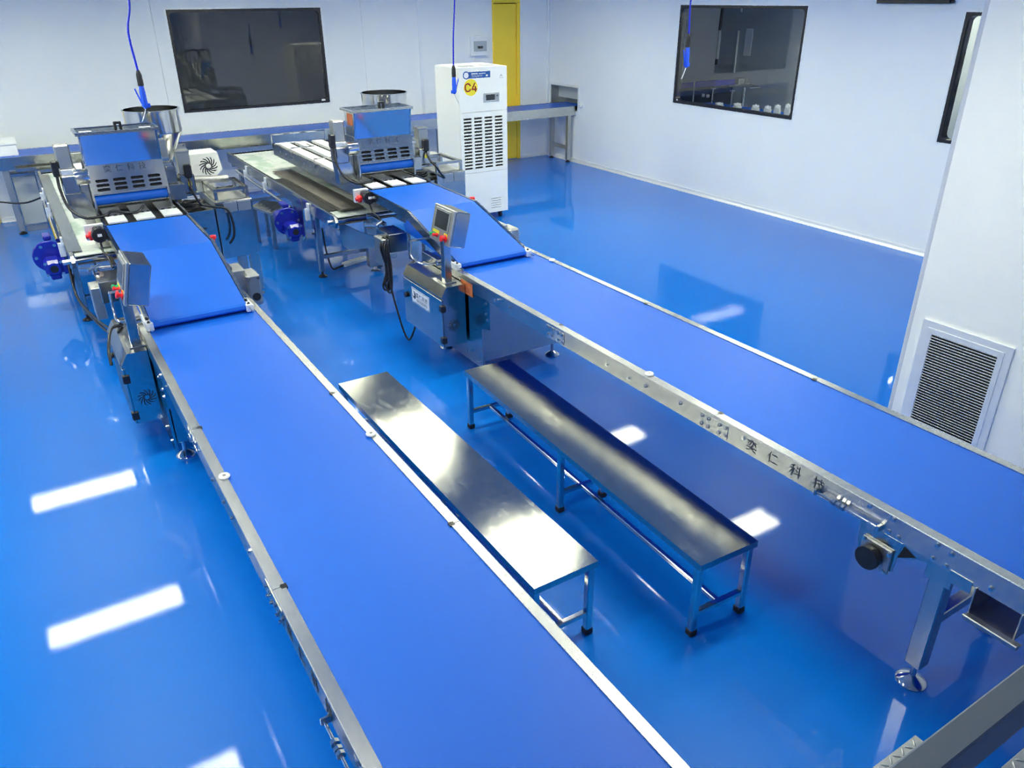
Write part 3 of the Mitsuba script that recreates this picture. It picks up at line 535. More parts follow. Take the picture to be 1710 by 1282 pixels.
def filling_head(dx, label, left):
    k = thing('filling_head', label, 'filling head')
    a, b = .450+dx, 1.050+dx
    side = [(7.27, 1.10), (7.27, 1.20), (7.345, 1.50), (7.60, 1.50), (7.72, 1.30), (7.72, 1.0955), (7.30, 1.0955)]
    for u in (a, b-.016): part(k, 'side_plate', prism(side, 'x', u, u+.016), STEEL)
    part(k, 'back_box', bbox(a+.016, b-.016, 7.42, 7.66, 1.16, 1.49, .004), STEEL)
    # slotted and lettered front panel, leaning with the side plates
    W = b-a; H = .25
    pg = sbox(0, 0, W, H)
    holes = []
    for i in range(4):
        for j in range(3):
            cx, cz = W*(.165+.225*i), .028+.036*j
            hh = Polygon([(cx-.038, cz), (cx+.038, cz), (cx+.038, cz+.0001), (cx-.038, cz+.0001)]).buffer(.0115, quad_segs=4); holes.append(hh)
    pg = pg.difference(unary_union(holes))
    M = frame((a, 7.283, 1.262), (1, 0, 0), (0, -1, .26))
    M[:3, 1] = np.cross(M[:3, 2], M[:3, 0])
    part(k, 'front_panel', put(trimesh.creation.extrude_polygon(pg, .003, engine='earcut'), M), STEEL, label='slotted steel front panel')
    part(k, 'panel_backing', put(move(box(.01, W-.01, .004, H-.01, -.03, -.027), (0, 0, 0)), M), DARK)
    for i, ch in enumerate('奕仁科技'):
        part(k, 'lettering', put(move(glyph(ch, .056, .0012), (W*(.27+.15*i), .188, .003)), M), INK)
    part(k, 'front_roller', cyl((a+.017, 7.345, 1.20), (b-.017, 7.345, 1.20), .043, 32), BELT, smooth=40, label='blue front roller')
    part(k, 'roller_shield', bbox(a+.017, b-.017, 7.40, 7.415, 1.13, 1.27), STEEL)
    part(k, 'wiper', bbox(a+.017, b-.017, 7.31, 7.33, 1.243, 1.262, .002), DULL)
    # hopper widening upwards, with lid
    t, zb, zt = .004, 1.485, 1.727
    q = [(7.335, zb), (7.295, zt), (7.57, zt), (7.55, zb)]
    part(k, 'hopper', cat(prism(q, 'x', a+.012, b-.012)), POLISH, label='tilted steel hopper')
    part(k, 'hopper_rim', cat(prism([(7.333, zb-.002), (7.292, zt), (7.31, zt), (7.351, zb-.002)], 'x', a+.004, a+.020), prism([(7.333, zb-.002), (7.292, zt), (7.31, zt), (7.351, zb-.002)], 'x', b-.020, b-.004)), STEEL)
    ld = part(k, 'lid', bbox(a-.018, b+.012, 7.27, 7.60, zt, zt+.018, .003), STEEL, label='flat steel lid')
    part(ld, 'lid_rim', prism(ring2(a-.02, 7.268, b+.014, 7.602, .022, .004), 'z', zt+.018, zt+.024), POLISH)
    part(ld, 'handle', cat(bbox(a+.285, a+.305, 7.34, 7.37, zt+.018, zt+.075, .004), bbox(a+.325, a+.345, 7.34, 7.37, zt+.018, zt+.075, .004), bbox(a+.285, a+.345, 7.34, 7.37, zt+.062, zt+.08, .004)), BLACK, label='black lid handle')
    if left:
        for u in (a+.02, b-.13): part(ld, 'white_tag', box(u, u+.09, 7.31, 7.36, zt+.0242, zt+.0252), LABELW)
    else: part(k, 'side_sticker', prism([(7.36, 1.60), (7.35, 1.71), (7.50, 1.71), (7.50, 1.60)], 'x', a+.0108, a+.012), ORANGE, label='red orange sticker')
    # left drive: upright geared motor, drum and black connector
    g = part(k, 'drive_motor', bbox(a-.185, a-.075, 7.36, 7.48, 1.47, 1.66, .010), DULL, label='upright steel drive motor')
    part(g, 'motor_band', bbox(a-.182, a-.07, 7.357, 7.483, 1.42, 1.47, .006), ALU)
    part(g, 'gear_case', bbox(a-.19, a-.065, 7.34, 7.50, 1.27, 1.42, .008), STEEL)
    part(g, 'base', prism([(a-.17, 1.07), (a+.0, 1.07), (a+.0, 1.13), (a-.05, 1.27), (a-.19, 1.27)], 'y', 7.36, 7.48), STEEL)
    part(g, 'connector', bbox(a-.235, a-.187, 7.33, 7.40, 1.42, 1.545, .008), BLACK)
    part(g, 'cable', tube([(a-.212, 7.35, 1.43), (a-.215, 7.32, 1.32), (a-.19, 7.22, 1.19), (a-.10, 7.12, 1.118), (a+.05, 7.15, 1.112), (a+.12, 7.24, 1.118)] + ([(a+.22, 7.13, 1.115), (a+.30, 7.12, 1.115), (a+.36, 7.2, 1.14)] if left else []), .011, 8), BLACK, smooth=True, label='black motor cable')
    part(k, 'drum', lathe([(0, 0), (.056, 0), (.06, .006), (.06, .10), (.056, .106), (0, .106)], (a-.092, 7.305, 1.41), 'x', 36), POLISH, smooth=40, label='shiny steel drum')
    part(k, 'drum_guard', bbox(a-.07, a-.001, 7.40, 7.55, 1.10, 1.33, .004), DULL)
    part(k, 'rear_motor', bbox(a+.62, a+.70, 7.60, 7.70, 1.35, 1.60, .01), DULL)
    # right servo with black plug and yellow tag
    b0 = b; b = b+(-.015 if left else .065)
    s = part(k, 'servo_motor', cat(bbox(b+.19, b+.30, 7.70, 7.82, 1.26, 1.47, .008), bbox(b+.185, b+.305, 7.695, 7.825, 1.455, 1.475, .004)), DULL, label='upright steel servo motor')
    part(s, 'gear_case', bbox(b+.18, b+.31, 7.69, 7.83, 1.095, 1.26, .008), STEEL)
    part(s, 'mount_plate', bbox(b0, b+.32, 7.66, 7.84, 1.075, 1.095, .003), STEEL)
    part(s, 'connector', bbox(b+.225, b+.29, 7.655, 7.70, 1.235, 1.355, .01), BLACK)
    part(s, 'yellow_tag', box(b+.245, b+.275, 7.687, 7.69, 1.16, 1.20), YELLOW)
    part(s, 'cable', tube([(b+.257, 7.68, 1.24), (b+.262, 7.62, 1.16), (b+.30, 7.55, 1.09), (b+.36, 7.56, 1.01), (b+.42, 7.60, .955), (b+.44, 7.66, .94)] if not left else [(b+.257, 7.68, 1.24), (b+.26, 7.63, 1.12), (b+.31, 7.62, 1.0), (b+.42, 7.60, .96), (b+.52, 7.585, .93), (b+.555, 7.58, .82), (b+.55, 7.58, .68), (b+.50, 7.59, .60)], .011, 8), BLACK, smooth=True, label='black servo cable')
    b = b0
    part(k, 'side_block', cat(bbox(b+.002, b+.16, 7.45, 7.60, 1.10, 1.23, .005), bbox(b+.02, b+.12, 7.52, 7.64, 1.23, 1.42, .005)), STEEL)
    part(k, 'pivot', cat(cyl((b+.001, 7.45, 1.46), (b+.07, 7.45, 1.46), .018, 16), cyl((b+.001, 7.5, 1.40), (b+.09, 7.5, 1.40), .013, 12), bbox(b+.03, b+.09, 7.42, 7.5, 1.37, 1.40, .004)), POLISH, smooth=40)
    return k
filling_head(0, 'left filling head with steel hopper and two white tags on its lid', True)
filling_head(2.335, 'right filling head with steel hopper and red orange side sticker', False)

def machine_stand(dx, label, left):
    k = thing('machine_stand', label, 'machine cabinet')
    a = 1.13+dx
    part(k, 'front_cabinet', bbox(a, a+.34, 7.70, 8.25, .46, .915, .004), STEEL)
    part(k, 'rear_cabinet', bbox(a+.343, a+.69, 7.66, 8.35, .44, .985, .004), STEEL)
    for i, u in enumerate((a+.42, a+.55)): part(k, 'access_panel', bbox(u, u+.122, 7.654, 7.661, .88, .975, .002), DULL)
    part(k, 'recess_slot', bbox(a+.13, a+.24, 7.694, 7.701, .74, .756, .001), BLACK)
    for x, y in ((a+.60, 7.74), (a+.02, 7.78), (a+.60, 8.28)):
        lg = part(k, 'leg', bbox(x, x+.09, y-.03, y+.05, .05, .45, .004), STEEL)
        part(lg, 'foot', lathe([(0, 0), (.05, 0), (.052, .01), (.03, .02), (.014, .03), (.014, .055), (0, .055)], (x+.045, y+.01, 0), 'z', 24), POLISH, smooth=40)
    # open tray frame on top
    z = .985
    tr = part(k, 'tray_frame', prism(sbox(a+.36, 7.70, a+.68, 8.20).difference(sbox(a+.40, 7.74, a+.64, 8.16)), 'z', z+.085, z+.11), STEEL, label='open steel tray frame')
    for x, y in ((a+.36, 7.70), (a+.65, 7.70), (a+.36, 8.17), (a+.65, 8.17)): part(tr, 'post', bbox(x, x+.03, y, y+.03, z, z+.085, .002), STEEL)
    part(tr, 'tray_floor', bbox(a+.37, a+.67, 7.72, 8.18, z, z+.006, .001), DULL)
    if left:
        fb = part(k, 'fan_box', prism([(a+.27, z), (a+.27, 1.345), (a+.56, 1.345), (a+.585, 1.18), (a+.49, 1.095), (a+.49, z)], 'y', 8.22, 8.50), CREAM, label='pale motor box with fan slots')
        part(fb, 'fan_grille', fan_grille((a+.455, 8.219, 1.222), (1, 0, 0), (0, -1, 0), .085, 14), BLACK)
    part(k, 'cross_pipe', cyl((a+.1, 8.22, 1.13), (a+.62, 8.22, 1.08), .035, 20), DULL, smooth=40)
    hx = a+.01 if left else a-.03
    part(k, 'valve_block', cat(bbox(hx-.06, hx+.10, 7.96, 8.16, .915, 1.20, .006), lathe([(0, 0), (.05, 0), (.05, .03), (.03, .04), (.03, .072), (0, .072)], (hx, 8.06, 1.20), 'z', 24)), STEEL, smooth=40)
    fn = thing('round_hopper', 'round steel funnel hopper standing behind the '+('left' if left else 'right')+' filling head', 'hopper')
    c = (hx, 8.06, 0)
    o = [(.045, 1.28), (.075, 1.30), (.232, 1.60), (.236, 1.615), (.238, 1.80), (.246, 1.803), (.246, 1.809), (.232, 1.809), (.231, 1.617), (.225, 1.603), (.068, 1.303), (.042, 1.30), (.042, 1.285)]
    part(fn, 'bowl', lathe(o+[o[0]], c, 'z', 56), POLISH, smooth=35, label='polished funnel bowl')
    part(fn, 'outlet', lathe([(0, 1.272), (.05, 1.272), (.055, 1.285), (.055, 1.31), (0, 1.31)], c, 'z', 24), DULL, smooth=40)
    return k
machine_stand(0, 'steel machine cabinet with fan box and tray frame right of the left filling head', True)
machine_stand(2.34, 'steel machine cabinet with tray frame between the right filling head and the dehumidifier', False)

def coil(c, r, turns, seed, rad=.011):
    rg = random.Random(seed); pts = []
    for i in range(turns*10+1):
        t = i/10*2*math.pi; q = r*(.82+.28*rg.random())
        pts.append((c[0]+q*1.25*math.cos(t), c[1]+q*math.sin(t), c[2]+rad*1.05+.006*i/10*2+.01*rg.random()))
    return tube(pts, rad, 6, 4)
whole('cable_coil', coil((1.30, 7.86, .915), .085, 4, 3), BLACK, 'coiled black cable lying on the left machine cabinet', 'cable', smooth=True)
whole('cable_coil', coil((3.67, 7.86, .915), .085, 4, 5), BLACK, 'coiled black cable lying on the right machine cabinet', 'cable', smooth=True)

# ================================================================ BENCHES
def bench(cx, cy, length, width, yaw, dish, label):
    k = thing('steel_bench', label, 'bench', None)
    hx, hy, Z = width/2, length/2, .439
    M = trimesh.transformations.rotation_matrix(math.radians(yaw), [0, 0, 1]); M[:3, 3] = (cx, cy, 0)
    def pt(name, m, mt, p=k, **kw): return part(p, name, put(m, M), mt, **kw)
    # a sheet that is not quite flat, folded down around the edge
    nx, ny = 9, 41; X, Y = np.meshgrid(np.linspace(-hx, hx, nx), np.linspace(-hy, hy, ny), indexing='ij')
    e = (1-(X/hx)**2)*(1-(Y/hy)**2)
    Zs = Z-dish*e+e*.0035*(meshkit.noise(np.stack([X*3, Y*1.7, X*0+cx], -1), 5)-.5)
    V = np.stack([X, Y, Zs], -1).reshape(-1, 3); F = []
    for i in range(nx-1):
        for j in range(ny-1):
            q = i*ny+j; F += [[q, q+ny, q+ny+1], [q, q+ny+1, q+1]]
    pt('bench_top', trimesh.Trimesh(V, F, process=False), STEELB, smooth=True, label='brushed steel top')
    pt('apron', prism(sbox(-hx, -hy, hx, hy).difference(sbox(-hx+.004, -hy+.004, hx-.004, hy-.004)), 'z', Z-.035, Z-.0005), STEEL)
    pt('underside', box(-hx+.004, hx-.004, -hy+.004, hy-.004, Z-.012, Z-.008), DULL)
    L = .036
    for y in (-hy+.03, 0.0, hy-.03):
        for x in (-hx+.022, hx-.022):
            lg = pt('leg', bbox(x-L/2, x+L/2, y-L/2, y+L/2, .03, Z-.012, .005), POLISH)
            pt('rubber_foot', bbox(x-L/2-.003, x+L/2+.003, y-L/2-.003, y+L/2+.003, 0, .034, .004), RUBBER, lg)
        pt('cross_bar', bbox(-hx+.04, hx-.04, y-.014, y+.014, .115, .143, .004), POLISH)
    pt('stretcher', bbox(-.014, .014, -hy+.03, hy-.03, .116, .142, .004), POLISH)
    return k
bench(1.602, 3.303, 2.33, .345, 0.0, .0005, 'low steel bench close against the left belt conveyor')
bench(2.356, 3.026, 2.335, .35, -2.1, .0005, 'low steel bench standing alone beside the right belt conveyor')

# ================================================================ BACK CROSS CONVEYOR
k = thing('cross_conveyor', 'narrow blue belt conveyor running along the far wall into the hatch', 'conveyor')
BX0, BX1, BY0, BY1, BZ = -.35, 8.80, 11.60, 12.24, .96
part(k, 'belt', prism([(BY0+.012, BZ-.004), (BY1-.012, BZ-.004), (BY1-.012, BZ-.03), (BY0+.012, BZ-.03)], 'x', BX0, BX1), BELT, label='blue belt')
cuts = [BX0, 1.9, 4.1, 6.3, BX1]
for s0, s1 in zip(cuts[:-1], cuts[1:]):
    part(k, 'side_rail', prism([(BY0, BZ-.15), (BY0, BZ), (BY0+.014, BZ), (BY0+.014, BZ-.004), (BY0+.004, BZ-.008), (BY0+.004, BZ-.15)], 'x', s0+.002, s1-.002), STEEL)
    part(k, 'side_rail', prism([(BY1, BZ-.15), (BY1, BZ), (BY1-.014, BZ), (BY1-.014, BZ-.004), (BY1-.004, BZ-.008), (BY1-.004, BZ-.15)], 'x', s0+.002, s1-.002), STEEL)
for x in (.55, 1.9, 4.1):
    part(k, 'joint_plate', bbox(x-.09, x+.09, BY0-.005, BY0-.0005, BZ-.13, BZ-.02, .001), DULL)
    for dx in (-.06, .06):
        for z in (BZ-.045, BZ-.105): part(k, 'bolt', bolt((x+dx, BY0-.005, z), (0, -1, 0), .009), POLISH)
for x in (-.2, 1.55, 3.9, 6.1, 8.42):
    for y in (BY0+.03, BY1-.10):
        lg = part(k, 'leg', bbox(x, x+.07, y, y+.07, .04, BZ-.02 if y < 12 else BZ-.05, .004), DULL)
        part(lg, 'foot', lathe([(0, 0), (.045, 0), (.046, .012), (.02, .022), (.014, .045), (0, .045)], (x+.035, y+.035, 0), 'z', 20), BLACK, smooth=40)
    part(k, 'cross_bar', bbox(x+.01, x+.06, BY0+.10, BY1-.10, .22, .28, .003), DULL)
    part(k, 'cross_bar', bbox(x+.01, x+.06, BY0+.10, BY1-.10, .80, .84, .003), DULL)
part(k, 'drip_shelf', cat(bbox(-.05, .60, BY0-.10, BY0-.006, .795, .81, .002), bbox(-.05, .6, BY0-.10, BY0-.095, .80, .84, .001)), STEEL)
part(k, 'end_roller', cyl((BX1-.02, BY0+.02, BZ-.03), (BX1-.02, BY1-.02, BZ-.03), .024, 16), POLISH, smooth=40)
k = thing('conveyor_cover', 'small pale box cover over the left end of the back conveyor', 'cover')
part(k, 'shell', bbox(-.34, .03, 11.72, 12.22, .957, 1.09, .008), CREAM)
part(k, 'lid', bbox(-.35, .04, 11.71, 12.23, 1.09, 1.12, .006), WHITE)
k = thing('junction_cabinet', 'grey steel junction cabinet on the floor below the left end of the back conveyor', 'cabinet')
part(k, 'body', bbox(-.13, .15, 11.74, 11.95, .08, .74, .004), STEEL)
part(k, 'door', bbox(-.115, .135, 11.728, 11.739, .10, .70, .003), GREY)
part(k, 'plinth', bbox(-.11, .13, 11.76, 11.93, 0, .08, .003), DULL)
part(k, 'terminal_strip', bbox(-.165, -.131, 11.76, 11.80, .46, .68, .004), BLACK)
for i in range(5): part(k, 'terminal', bbox(-.169, -.1655, 11.765, 11.795, .475+.04*i, .487+.04*i, .001), WHITE)
whole('floor_cable', tube([(-.75, 11.2, .70), (-.45, 11.15, .58), (-.10, 11.1, .50), (.10, 11.0, .55), (.168, 10.92, .60)], .010, 8), BLACK, 'thin black cable sagging from the left edge to the left slat conveyor', 'cable', smooth=True)

# ================================================================ DEHUMIDIFIER
k = thing('dehumidifier', 'tall white dehumidifier cabinet marked C4 on a yellow disc', 'dehumidifier')
x0, x1, y0, y1, z0, z1 = 4.825, 5.513, 8.96, 9.62, .09, 1.92
part(k, 'body', bbox(x0, x1, y0+.022, y1, z0, z1, .012), CREAM)
def holes(pg, rects):
    return pg.difference(unary_union([sbox(*r) for r in rects]))
ft = sbox(x0+.001, 1.395, x1-.001, z1-.002); part(k, 'front_panel', prism(ft, 'y', y0, y0+.021), CREAM)
slots = []
for i in range(4):
    for j in range(16):
        u = x0+.045+i*.152; z = 1.328-j*.0408; slots.append((u, z-.0245, u+.118, z))
part(k, 'grille_panel', prism(holes(sbox(x0+.001, .645, x1-.001, 1.391), slots), 'y', y0, y0+.021), CREAM, label='front panel with four columns of slots')
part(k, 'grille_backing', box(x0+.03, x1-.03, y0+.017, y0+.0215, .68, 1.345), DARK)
lows = [(x0+.425, .15+.03*j, x0+.585, .158+.03*j) for j in range(5)]
part(k, 'lower_panel', prism(holes(sbox(x0+.001, z0+.002, x1-.001, .641), lows), 'y', y0, y0+.021), CREAM)
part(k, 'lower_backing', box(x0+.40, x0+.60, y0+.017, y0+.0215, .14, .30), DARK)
part(k, 'top_vent', cat(bbox(x0+.12, x0+.30, y0+.12, y0+.26, z1, z1+.006, .002), bbox(x0+.42, x0+.60, y0+.12, y0+.26, z1, z1+.006, .002)), GREY)
for x in (x0+.08, x1-.08):
    for y in (y0+.08, y1-.08):
        part(k, 'castor', cat(cyl((x-.014, y, .035), (x+.014, y, .035), .035, 20), bbox(x-.022, x+.022, y-.025, y+.025, .06, .09, .003)), BLACK, smooth=40)
F = frame((0, y0, 0), (1, 0, 0), (0, -1, 0))
disc = part(k, 'number_disc', put(prism(Point(4.985, 1.69).buffer(.098, quad_segs=16), 'z', 0, .0012), F), YELLOW, label='yellow disc reading C4')
tm = meshkit.text_mesh('C4', .098, .0012, bold=True); b = tm.bounds
tm.apply_translation([4.985-(b[0][0]+b[1][0])/2, 1.69-(b[0][1]+b[1][1])/2, .0012]); part(disc, 'lettering', put(tm, F), REDINK)
lab = part(k, 'blue_label', put(prism(unary_union([sbox(4.93, 1.80, 5.262, 1.862).buffer(.006), Point(4.925, 1.832).buffer(.046)]), 'z', 0, .001), F), STICK, label='blue label strip with a white circle')
part(lab, 'white_print', put(cat(prism(Point(4.925, 1.832).buffer(.034), 'z', .001, .0018), *[prism(sbox(a, c, a+w, c+h), 'z', .001, .0018) for a, c, w, h in ([(5.0+.018*i, 1.838, .013, .016) for i in range(5)] + [(5.10, 1.842, .10, .007), (5.0, 1.822, .16, .004), (5.0, 1.81, .15, .003), (5.205, 1.807, .028, .022)])]), F), LABELW)
pan = part(k, 'control_panel', put(bbox(5.165, 5.393, 1.503, 1.611, 0, .010, .003), F), GREY, label='grey control panel with small screen')
part(pan, 'screen', put(box(5.195, 5.325, 1.525, 1.592, .010, .012), F), SCREEN)
part(pan, 'keypad', put(bbox(5.335, 5.38, 1.515, 1.60, .010, .013, .002), F), DULL)
part(pan, 'button', put(cyl((5.358, 1.575, .013), (5.358, 1.575, .017), .008, 12), F), BLACK)
part(k, 'maker_mark', put(cat(prism([(5.405, 1.80), (5.43, 1.825), (5.445, 1.805), (5.455, 1.80)], 'z', 0, .001), prism(sbox(5.40, 1.78, 5.46, 1.785), 'z', 0, .001)), F), GREY)
part(k, 'keyhole', put(bbox(5.02, 5.05, .195, .20, 0, .002, .0005), F), BLACK)

# ================================================================ ON THE FAR WALL
k = thing('distribution_box', 'small white breaker box with grey window on the wall above the dehumidifier', 'breaker box')
part(k, 'case', bbox(6.95, 7.245, YW-.09, YW, 1.79, 2.105, .008), WHITE)
part(k, 'lid_band', bbox(6.955, 7.24, YW-.10, YW-.091, 2.02, 2.10, .004), WHITE)
part(k, 'lid_band', bbox(6.955, 7.24, YW-.10, YW-.091, 1.795, 1.86, .004), WHITE)
part(k, 'door_window', bbox(6.972, 7.228, YW-.098, YW-.091, 1.862, 2.018, .004), GREY, label='smoky grey window')
for i in range(4): part(k, 'breaker_switch', bbox(7.05+.026*i, 7.07+.026*i, YW-.103, YW-.098, 1.905, 1.945, .002), BLACK)
part(k, 'conduit', bbox(7.0, 7.04, YW-.03, YW-.0005, .5, 1.789, .005), WHITE, label='white conduit below the box')

# ================================================================ HANGING CORDS
def cord(p, a, lever, label):
    """p = point where the sleeve begins, a = (x, y) of the ceiling end"""
    k = thing('hanging_plug', label, 'hanging plug')
    x, y, z = p
    part(k, 'cord', tube([(a[0], a[1], CEIL), (a[0]*.6+x*.4, a[1]*.6+y*.4, z+(CEIL-z)*.6), (x+.012*lever, y, z+.3), (x, y, z)], .0085, 8), CBLUE, smooth=True)
    part(k, 'sleeve', lathe([(0, .01), (.012, .01), (.022, -.025), (.024, -.11), (0, -.11)], p, 'z', 16), BLACK, smooth=40, label='black sleeve')
    part(k, 'grip', lathe([(0, -.108), (.018, -.108), (.024, -.16), (.024, -.22), (.026, -.27), (.010, -.292), (0, -.292)], p, 'z', 16), PLUGB, smooth=40, label='blue grip')
    part(k, 'nose', cat(bbox(x-.042*lever if lever > 0 else x-.012, x+.012 if lever > 0 else x+.042, y-.012, y+.012, z-.285, z-.25, .006)), PLUGB)
    part(k, 'lever', tube([(x+.018*lever, y, z-.26), (x+.035*lever, y, z-.20), (x+.055*lever, y-.005, z-.13)], .006, 6), PLUGB, smooth=True)
    part(k, 'tip', tube([(x, y, z-.29), (x+.02*abs(lever)*(-1 if lever < 0 else 1), y, z-.34), (x+.05*(-1 if lever < 0 else 1), y, z-.395)], .0045, 6), ALU, smooth=True)
cord((1.025, 7.50, 2.165), (1.09, 7.5), -1, 'blue hanging cord with blue grip above the left round hopper')
cord((4.405, 8.30, 2.00), (4.47, 8.3), 1, 'blue hanging cord with blue grip in front of the dehumidifier')
cord((5.742, 6.00, 2.36), (5.83, 6.0), -1, 'blue hanging cord with blue grip in front of the right hand window')

# ================================================================ SMALL THINGS ON THE FLOOR
k = thing('step_stool', 'small steel step stool with a ribbed top behind the left machine cabinet', 'stool')
part(k, 'stool_top', prism([(2.26, 9.62), (2.48, 9.86), (2.68, 9.50), (2.36, 9.12)], 'z', .425, .45), DULL)
for a in range(5):
    t = .12+.19*a
    p0 = np.array([2.26, 9.62])*(1-t)+np.array([2.36, 9.12])*t; p1 = np.array([2.48, 9.86])*(1-t)+np.array([2.68, 9.50])*t
    part(k, 'rib', cyl((*p0*.94+p1*.06, .451), (*p1*.94+p0*.06, .451), .007, 6), DULL)
for x, y in ((2.29, 9.60), (2.47, 9.80), (2.63, 9.50), (2.375, 9.19)):
    part(k, 'leg', bbox(x-.022, x+.022, y-.022, y+.022, 0, .425, .003), STEEL)
k = thing('power_strip', 'white power strip lying on the floor below the right slat conveyor', 'power strip')
M = frame((2.81, 8.10, 0), (3.122-2.80, 8.20-8.10, 0), (0, 0, 1))
part(k, 'case', put(bbox(0, .33, -.035, .035, 0, .045, .008), M), WHITE)
for i in range(4): part(k, 'socket', put(bbox(.085+.056*i, .13+.056*i, -.022, .022, .0448, .0475, .002), M), GREY)
part(k, 'strip_cord', tube([(2.815, 8.10, .02), (2.74, 8.08, .012), (2.66, 8.05, .03), (2.60, 8.0, .25), (2.58, 7.985, .5)], .009, 6), BLACK, smooth=True)
k = thing('cable_bundle', 'bundle of black cables hanging beside the motor box of the right rising conveyor', 'cable bundle')
rg = random.Random(11)
for i in range(6):
    x, y = 2.47+.03*rg.random(), 6.0+.10*rg.random()
    part(k, 'strand', tube([(x+.02, y+.02, .872), (x-.03, y-.03, .80), (x-.02+.03*rg.random(), y-.04, .60), (x-.04, y-.04, .45+.06*rg.random()), (x-.01, y-.06, .43), (x+.01, y-.05, .62), (x, y-.03, .84)], .008, 6, 6), BLACK, smooth=True)
part(k, 'drop_cable', tube([(2.49, 6.02, .86), (2.46, 5.96, .60), (2.48, 5.9, .3), (2.53, 5.8, .012), (2.60, 5.72, .25), (2.57, 5.69, .30)], .008, 6), BLACK, smooth=True)
k = thing('cable_bundle', 'black cables looping from the left slat conveyor leg to the left control cabinet', 'cable bundle')
for i, (dx, dz) in enumerate(((0, 0), (.03, -.05), (-.02, .07))):
    part(k, 'strand', tube([(.165+dx*.3, 7.84, .52+dz), (.15, 7.70, .34+dz*.6), (.19+dx, 7.3, .28+dz), (.27+dx, 6.5, .36+dz), (.30, 5.9, .55+dz*.5), (.31, 5.72, .70+dz*.3), (.325, 5.55, .745)], .010, 6, 8), BLACK, smooth=True)
part(k, 'loose_end', tube([(.325, 5.5, .746), (.25, 5.4, .765), (.20, 5.22, .70), (.19, 5.15, .62)], .010, 6), BLACK, smooth=True)

# ================================================================ STEP PLATFORM IN THE NEAR CORNER
k = thing('step_platform', 'grey painted step platform with chequer plate treads at the lower right corner', 'step platform')
part(k, 'guard_rail', bbox(.90, 3.0, .375, .428, 1.40, 1.5, .004), PAINT, label='flat grey guard rail')
def tread(xa, xb, ya, yb, z):
    t = part(k, 'tread', cat(bbox(xa, xb, ya, yb, z-.005, z, .001), box(xa, xb, yb-.004, yb, z-.045, z-.004), box(xb-.004, xb, ya, yb, z-.045, z-.004)), CHECK, label='chequer plate tread')
    lug = trimesh.creation.icosphere(1); lug.apply_scale([.0135, .004, .0032]); ms = []; p = .028
    for i in range(int((xb-xa)/p)):
        for j in range(int((yb-ya)/p)):
            m = rot(lug, [0, 0, 1], 45 if (i+j) % 2 else -45); ms.append(move(m, (xa+.016+i*p, ya+.016+j*p, z)))
    part(t, 'raised_lugs', cat(ms), CHECK, smooth=True, kind='stuff', label='raised lugs of the chequer plate')
tread(1.25, 1.885, .48, .735, .70)
tread(1.25, 2.42, .22, .475, .93)
part(k, 'stringer', prism([(.74, 0), (.74, .655), (.48, .655), (.48, .885), (.20, .885), (.20, 0)], 'x', 1.25, 1.256), PAINT)
part(k, 'stringer', prism([(.735, 0), (.735, .655), (.70, .655), (.70, 0)], 'x', 1.50, 1.54), PAINT)
for x in (.92, 2.94): part(k, 'post', bbox(x, x+.05, .377, .426, 0, 1.40, .004), PAINT)
part(k, 'stringer', bbox(2.37, 2.41, .22, .26, 0, .885, .003), PAINT)

# ================================================================ IN THE ROOM BEHIND THE RIGHT HAND WINDOW
k = thing('ceiling_lamp', 'light panel in the ceiling of the room behind the right hand window', 'lamp')
part(k, 'lamp_frame', prism(sbox(10.05, 6.35, 11.35, 6.72).difference(sbox(10.07, 6.37, 11.33, 6.70)), 'z', CEIL-.02, CEIL), ALU)
part(k, 'diffuser', trimesh.Trimesh([(10.07, 6.37, CEIL-.012), (10.07, 6.70, CEIL-.012), (11.33, 6.70, CEIL-.012), (11.33, 6.37, CEIL-.012)], [[0, 1, 2], [0, 2, 3]], process=False), WHITE,
     emitter={'type': 'area', 'radiance': rgb([1.8*c for c in LAMP])})
k = thing('notice', 'white notice hanging on the dark wall seen through the right hand window', 'notice')
part(k, 'sheet', bbox(11.985, 11.999, 10.87, 11.04, 1.67, 2.13, .002), LABELW)
part(k, 'clip', bbox(11.98, 11.999, 10.94, 10.97, 2.13, 2.15, .002), DULL)
k = thing('wall_strip', 'thin white upright strip beside the notice behind the right hand window', 'strip')
part(k, 'strip_length', bbox(11.97, 11.999, 11.20, 11.225, 1.36, 2.09, .003), WHITE)
part(k, 'strip_length', bbox(11.97, 11.999, 11.19, 11.215, 2.40, 2.55, .003), WHITE)
k = thing('hanging_socket', 'grey socket box hanging on a dark tube behind the right hand window', 'socket')
part(k, 'tube', cyl((11.2, 10.93, 2.12), (11.2, 10.91, CEIL), .024, 12), BLACK, smooth=40)
part(k, 'socket_box', bbox(11.17, 11.23, 10.905, 10.965, 1.65, 2.125, .006), GREY)
part(k, 'plug', bbox(11.18, 11.22, 10.92, 10.955, 1.555, 1.65, .006), BLACK)
k = thing('blue_machine', 'dark machine with blue hood and two white buttons behind the right hand window', 'machine')
part(k, 'hood', prism([(10.33, 1.27), (10.33, 1.36), (10.79, 1.315), (10.80, 1.285), (11.26, 1.245), (11.26, 1.15)], 'x', 10.6, 11.1), MBLUE)
part(k, 'body', bbox(10.62, 11.08, 10.35, 11.24, .06, 1.15, .006), BLACK)
part(k, 'upper_body', prism([(10.36, 1.15), (10.36, 1.275), (11.2, 1.16), (11.2, 1.15)], 'x', 10.62, 11.08), BLACK)
for y in (10.48, 10.59): part(k, 'white_button', bbox(10.60, 10.622, y-.03, y+.03, 1.07, 1.12, .004), WHITE)
for y in (10.4, 11.19): part(k, 'foot', bbox(10.65, 11.05, y-.03, y+.03, 0, .06, .003), RUBBER)
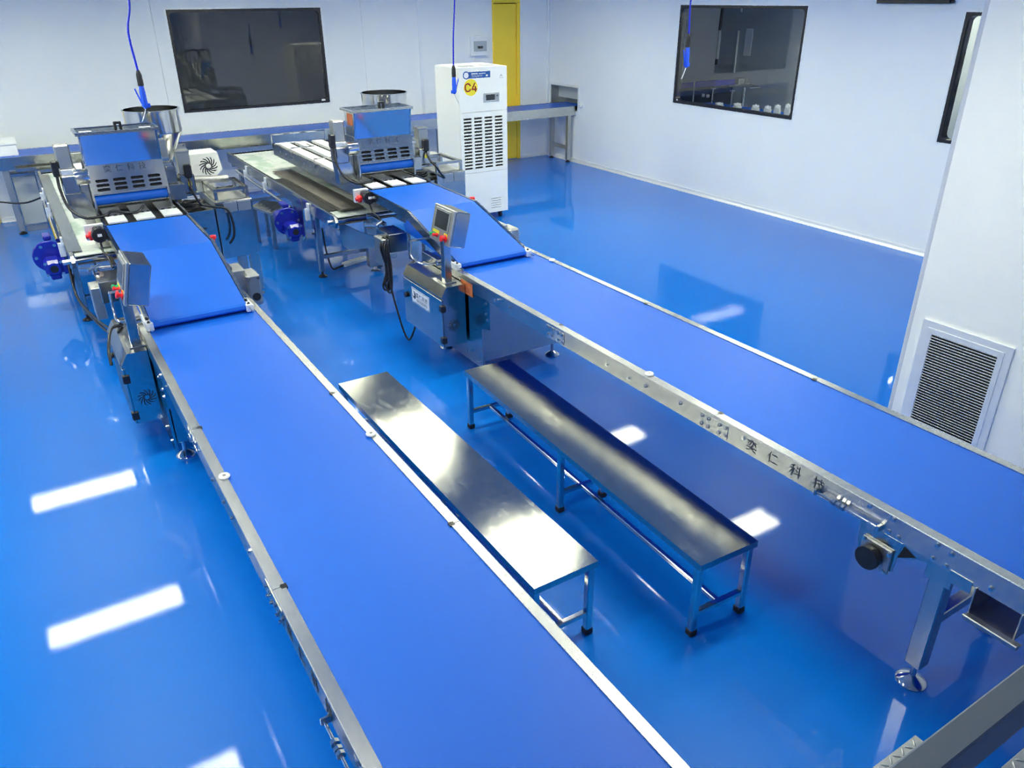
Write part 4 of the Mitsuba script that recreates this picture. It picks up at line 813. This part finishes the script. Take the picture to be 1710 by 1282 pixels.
part(k, 'guard_post', cyl((10.58, 10.80, 0), (10.58, 10.80, 1.32), .012, 10), POLISH)
k = thing('work_table', 'blue topped work table behind the sill of the right hand window', 'table')
part(k, 'tabletop', bbox(9.2, 10.45, 7.7, 10.2, 1.0, 1.03, .004), BELT)
for x in (9.26, 10.39):
    for y in (7.78, 10.12): part(k, 'leg', bbox(x-.03, x+.03, y-.03, y+.03, 0, 1.0, .004), STEEL)
for y in (9.35, 9.77): part(k, 'stand_rod', cat(cyl((10.0, y, 1.03), (10.0, y, 1.31), .010, 10), bbox(9.97, 10.03, y-.035, y+.035, 1.305, 1.325, .004)), POLISH)
k = thing('tray_stand', 'pale curved tray on a stand behind the middle of the right hand window', 'tray')
part(k, 'tray', prism([(9.62, 1.28), (9.62, 1.30), (9.85, 1.325), (10.09, 1.305), (10.09, 1.285), (9.85, 1.30)], 'x', 10.7, 10.95), DULL)
part(k, 'post', cyl((10.82, 9.85, 0), (10.82, 9.85, 1.30), .03, 12), STEEL)
part(k, 'base', bbox(10.62, 11.02, 9.65, 10.05, 0, .02, .003), STEEL)
part(k, 'tin', bbox(10.76, 10.9, 9.93, 10.03, 1.305, 1.42, .01), DULL, label='dull tin')
part(k, 'tap', cat(cyl((10.82, 9.82, 1.318), (10.82, 9.82, 1.42), .008, 8), bbox(10.79, 10.85, 9.77, 9.87, 1.335, 1.35, .003)), POLISH)
for i, (y, h, lab) in enumerate(((9.17, .16, 'squat pale jar behind the window, leftmost on the blue table'), (8.79, .19, 'tilted white bottle behind the window, second from the left on the blue table'), (8.43, .20, 'pale jar with white lid in the middle of the blue table behind the window'),
                        (8.20, .21, 'clear jar with small knob right of the middle on the blue table behind the window'), (8.02, .24, 'tall jar second from the right on the blue table behind the window'), (7.84, .27, 'tallest jar at the right end of the blue table behind the window'))):
    k = thing('storage_jar', lab, 'jar', 'jars on the table behind the window')
    r = .075-.006*i
    part(k, 'jar_body', lathe([(0, 1.03), (r, 1.03), (r, 1.03+h*.7), (r*.75, 1.03+h*.8), (0, 1.03+h*.8)], (9.55, y, 0), 'z', 20), GREY, smooth=40)
    part(k, 'lid', lathe([(0, 1.03+h*.8), (r*.8, 1.03+h*.8), (r*.8, 1.03+h*.93), (.012, 1.03+h*.95), (.012, 1.03+h), (0, 1.03+h)], (9.55, y, 0), 'z', 20), ALU, smooth=40)
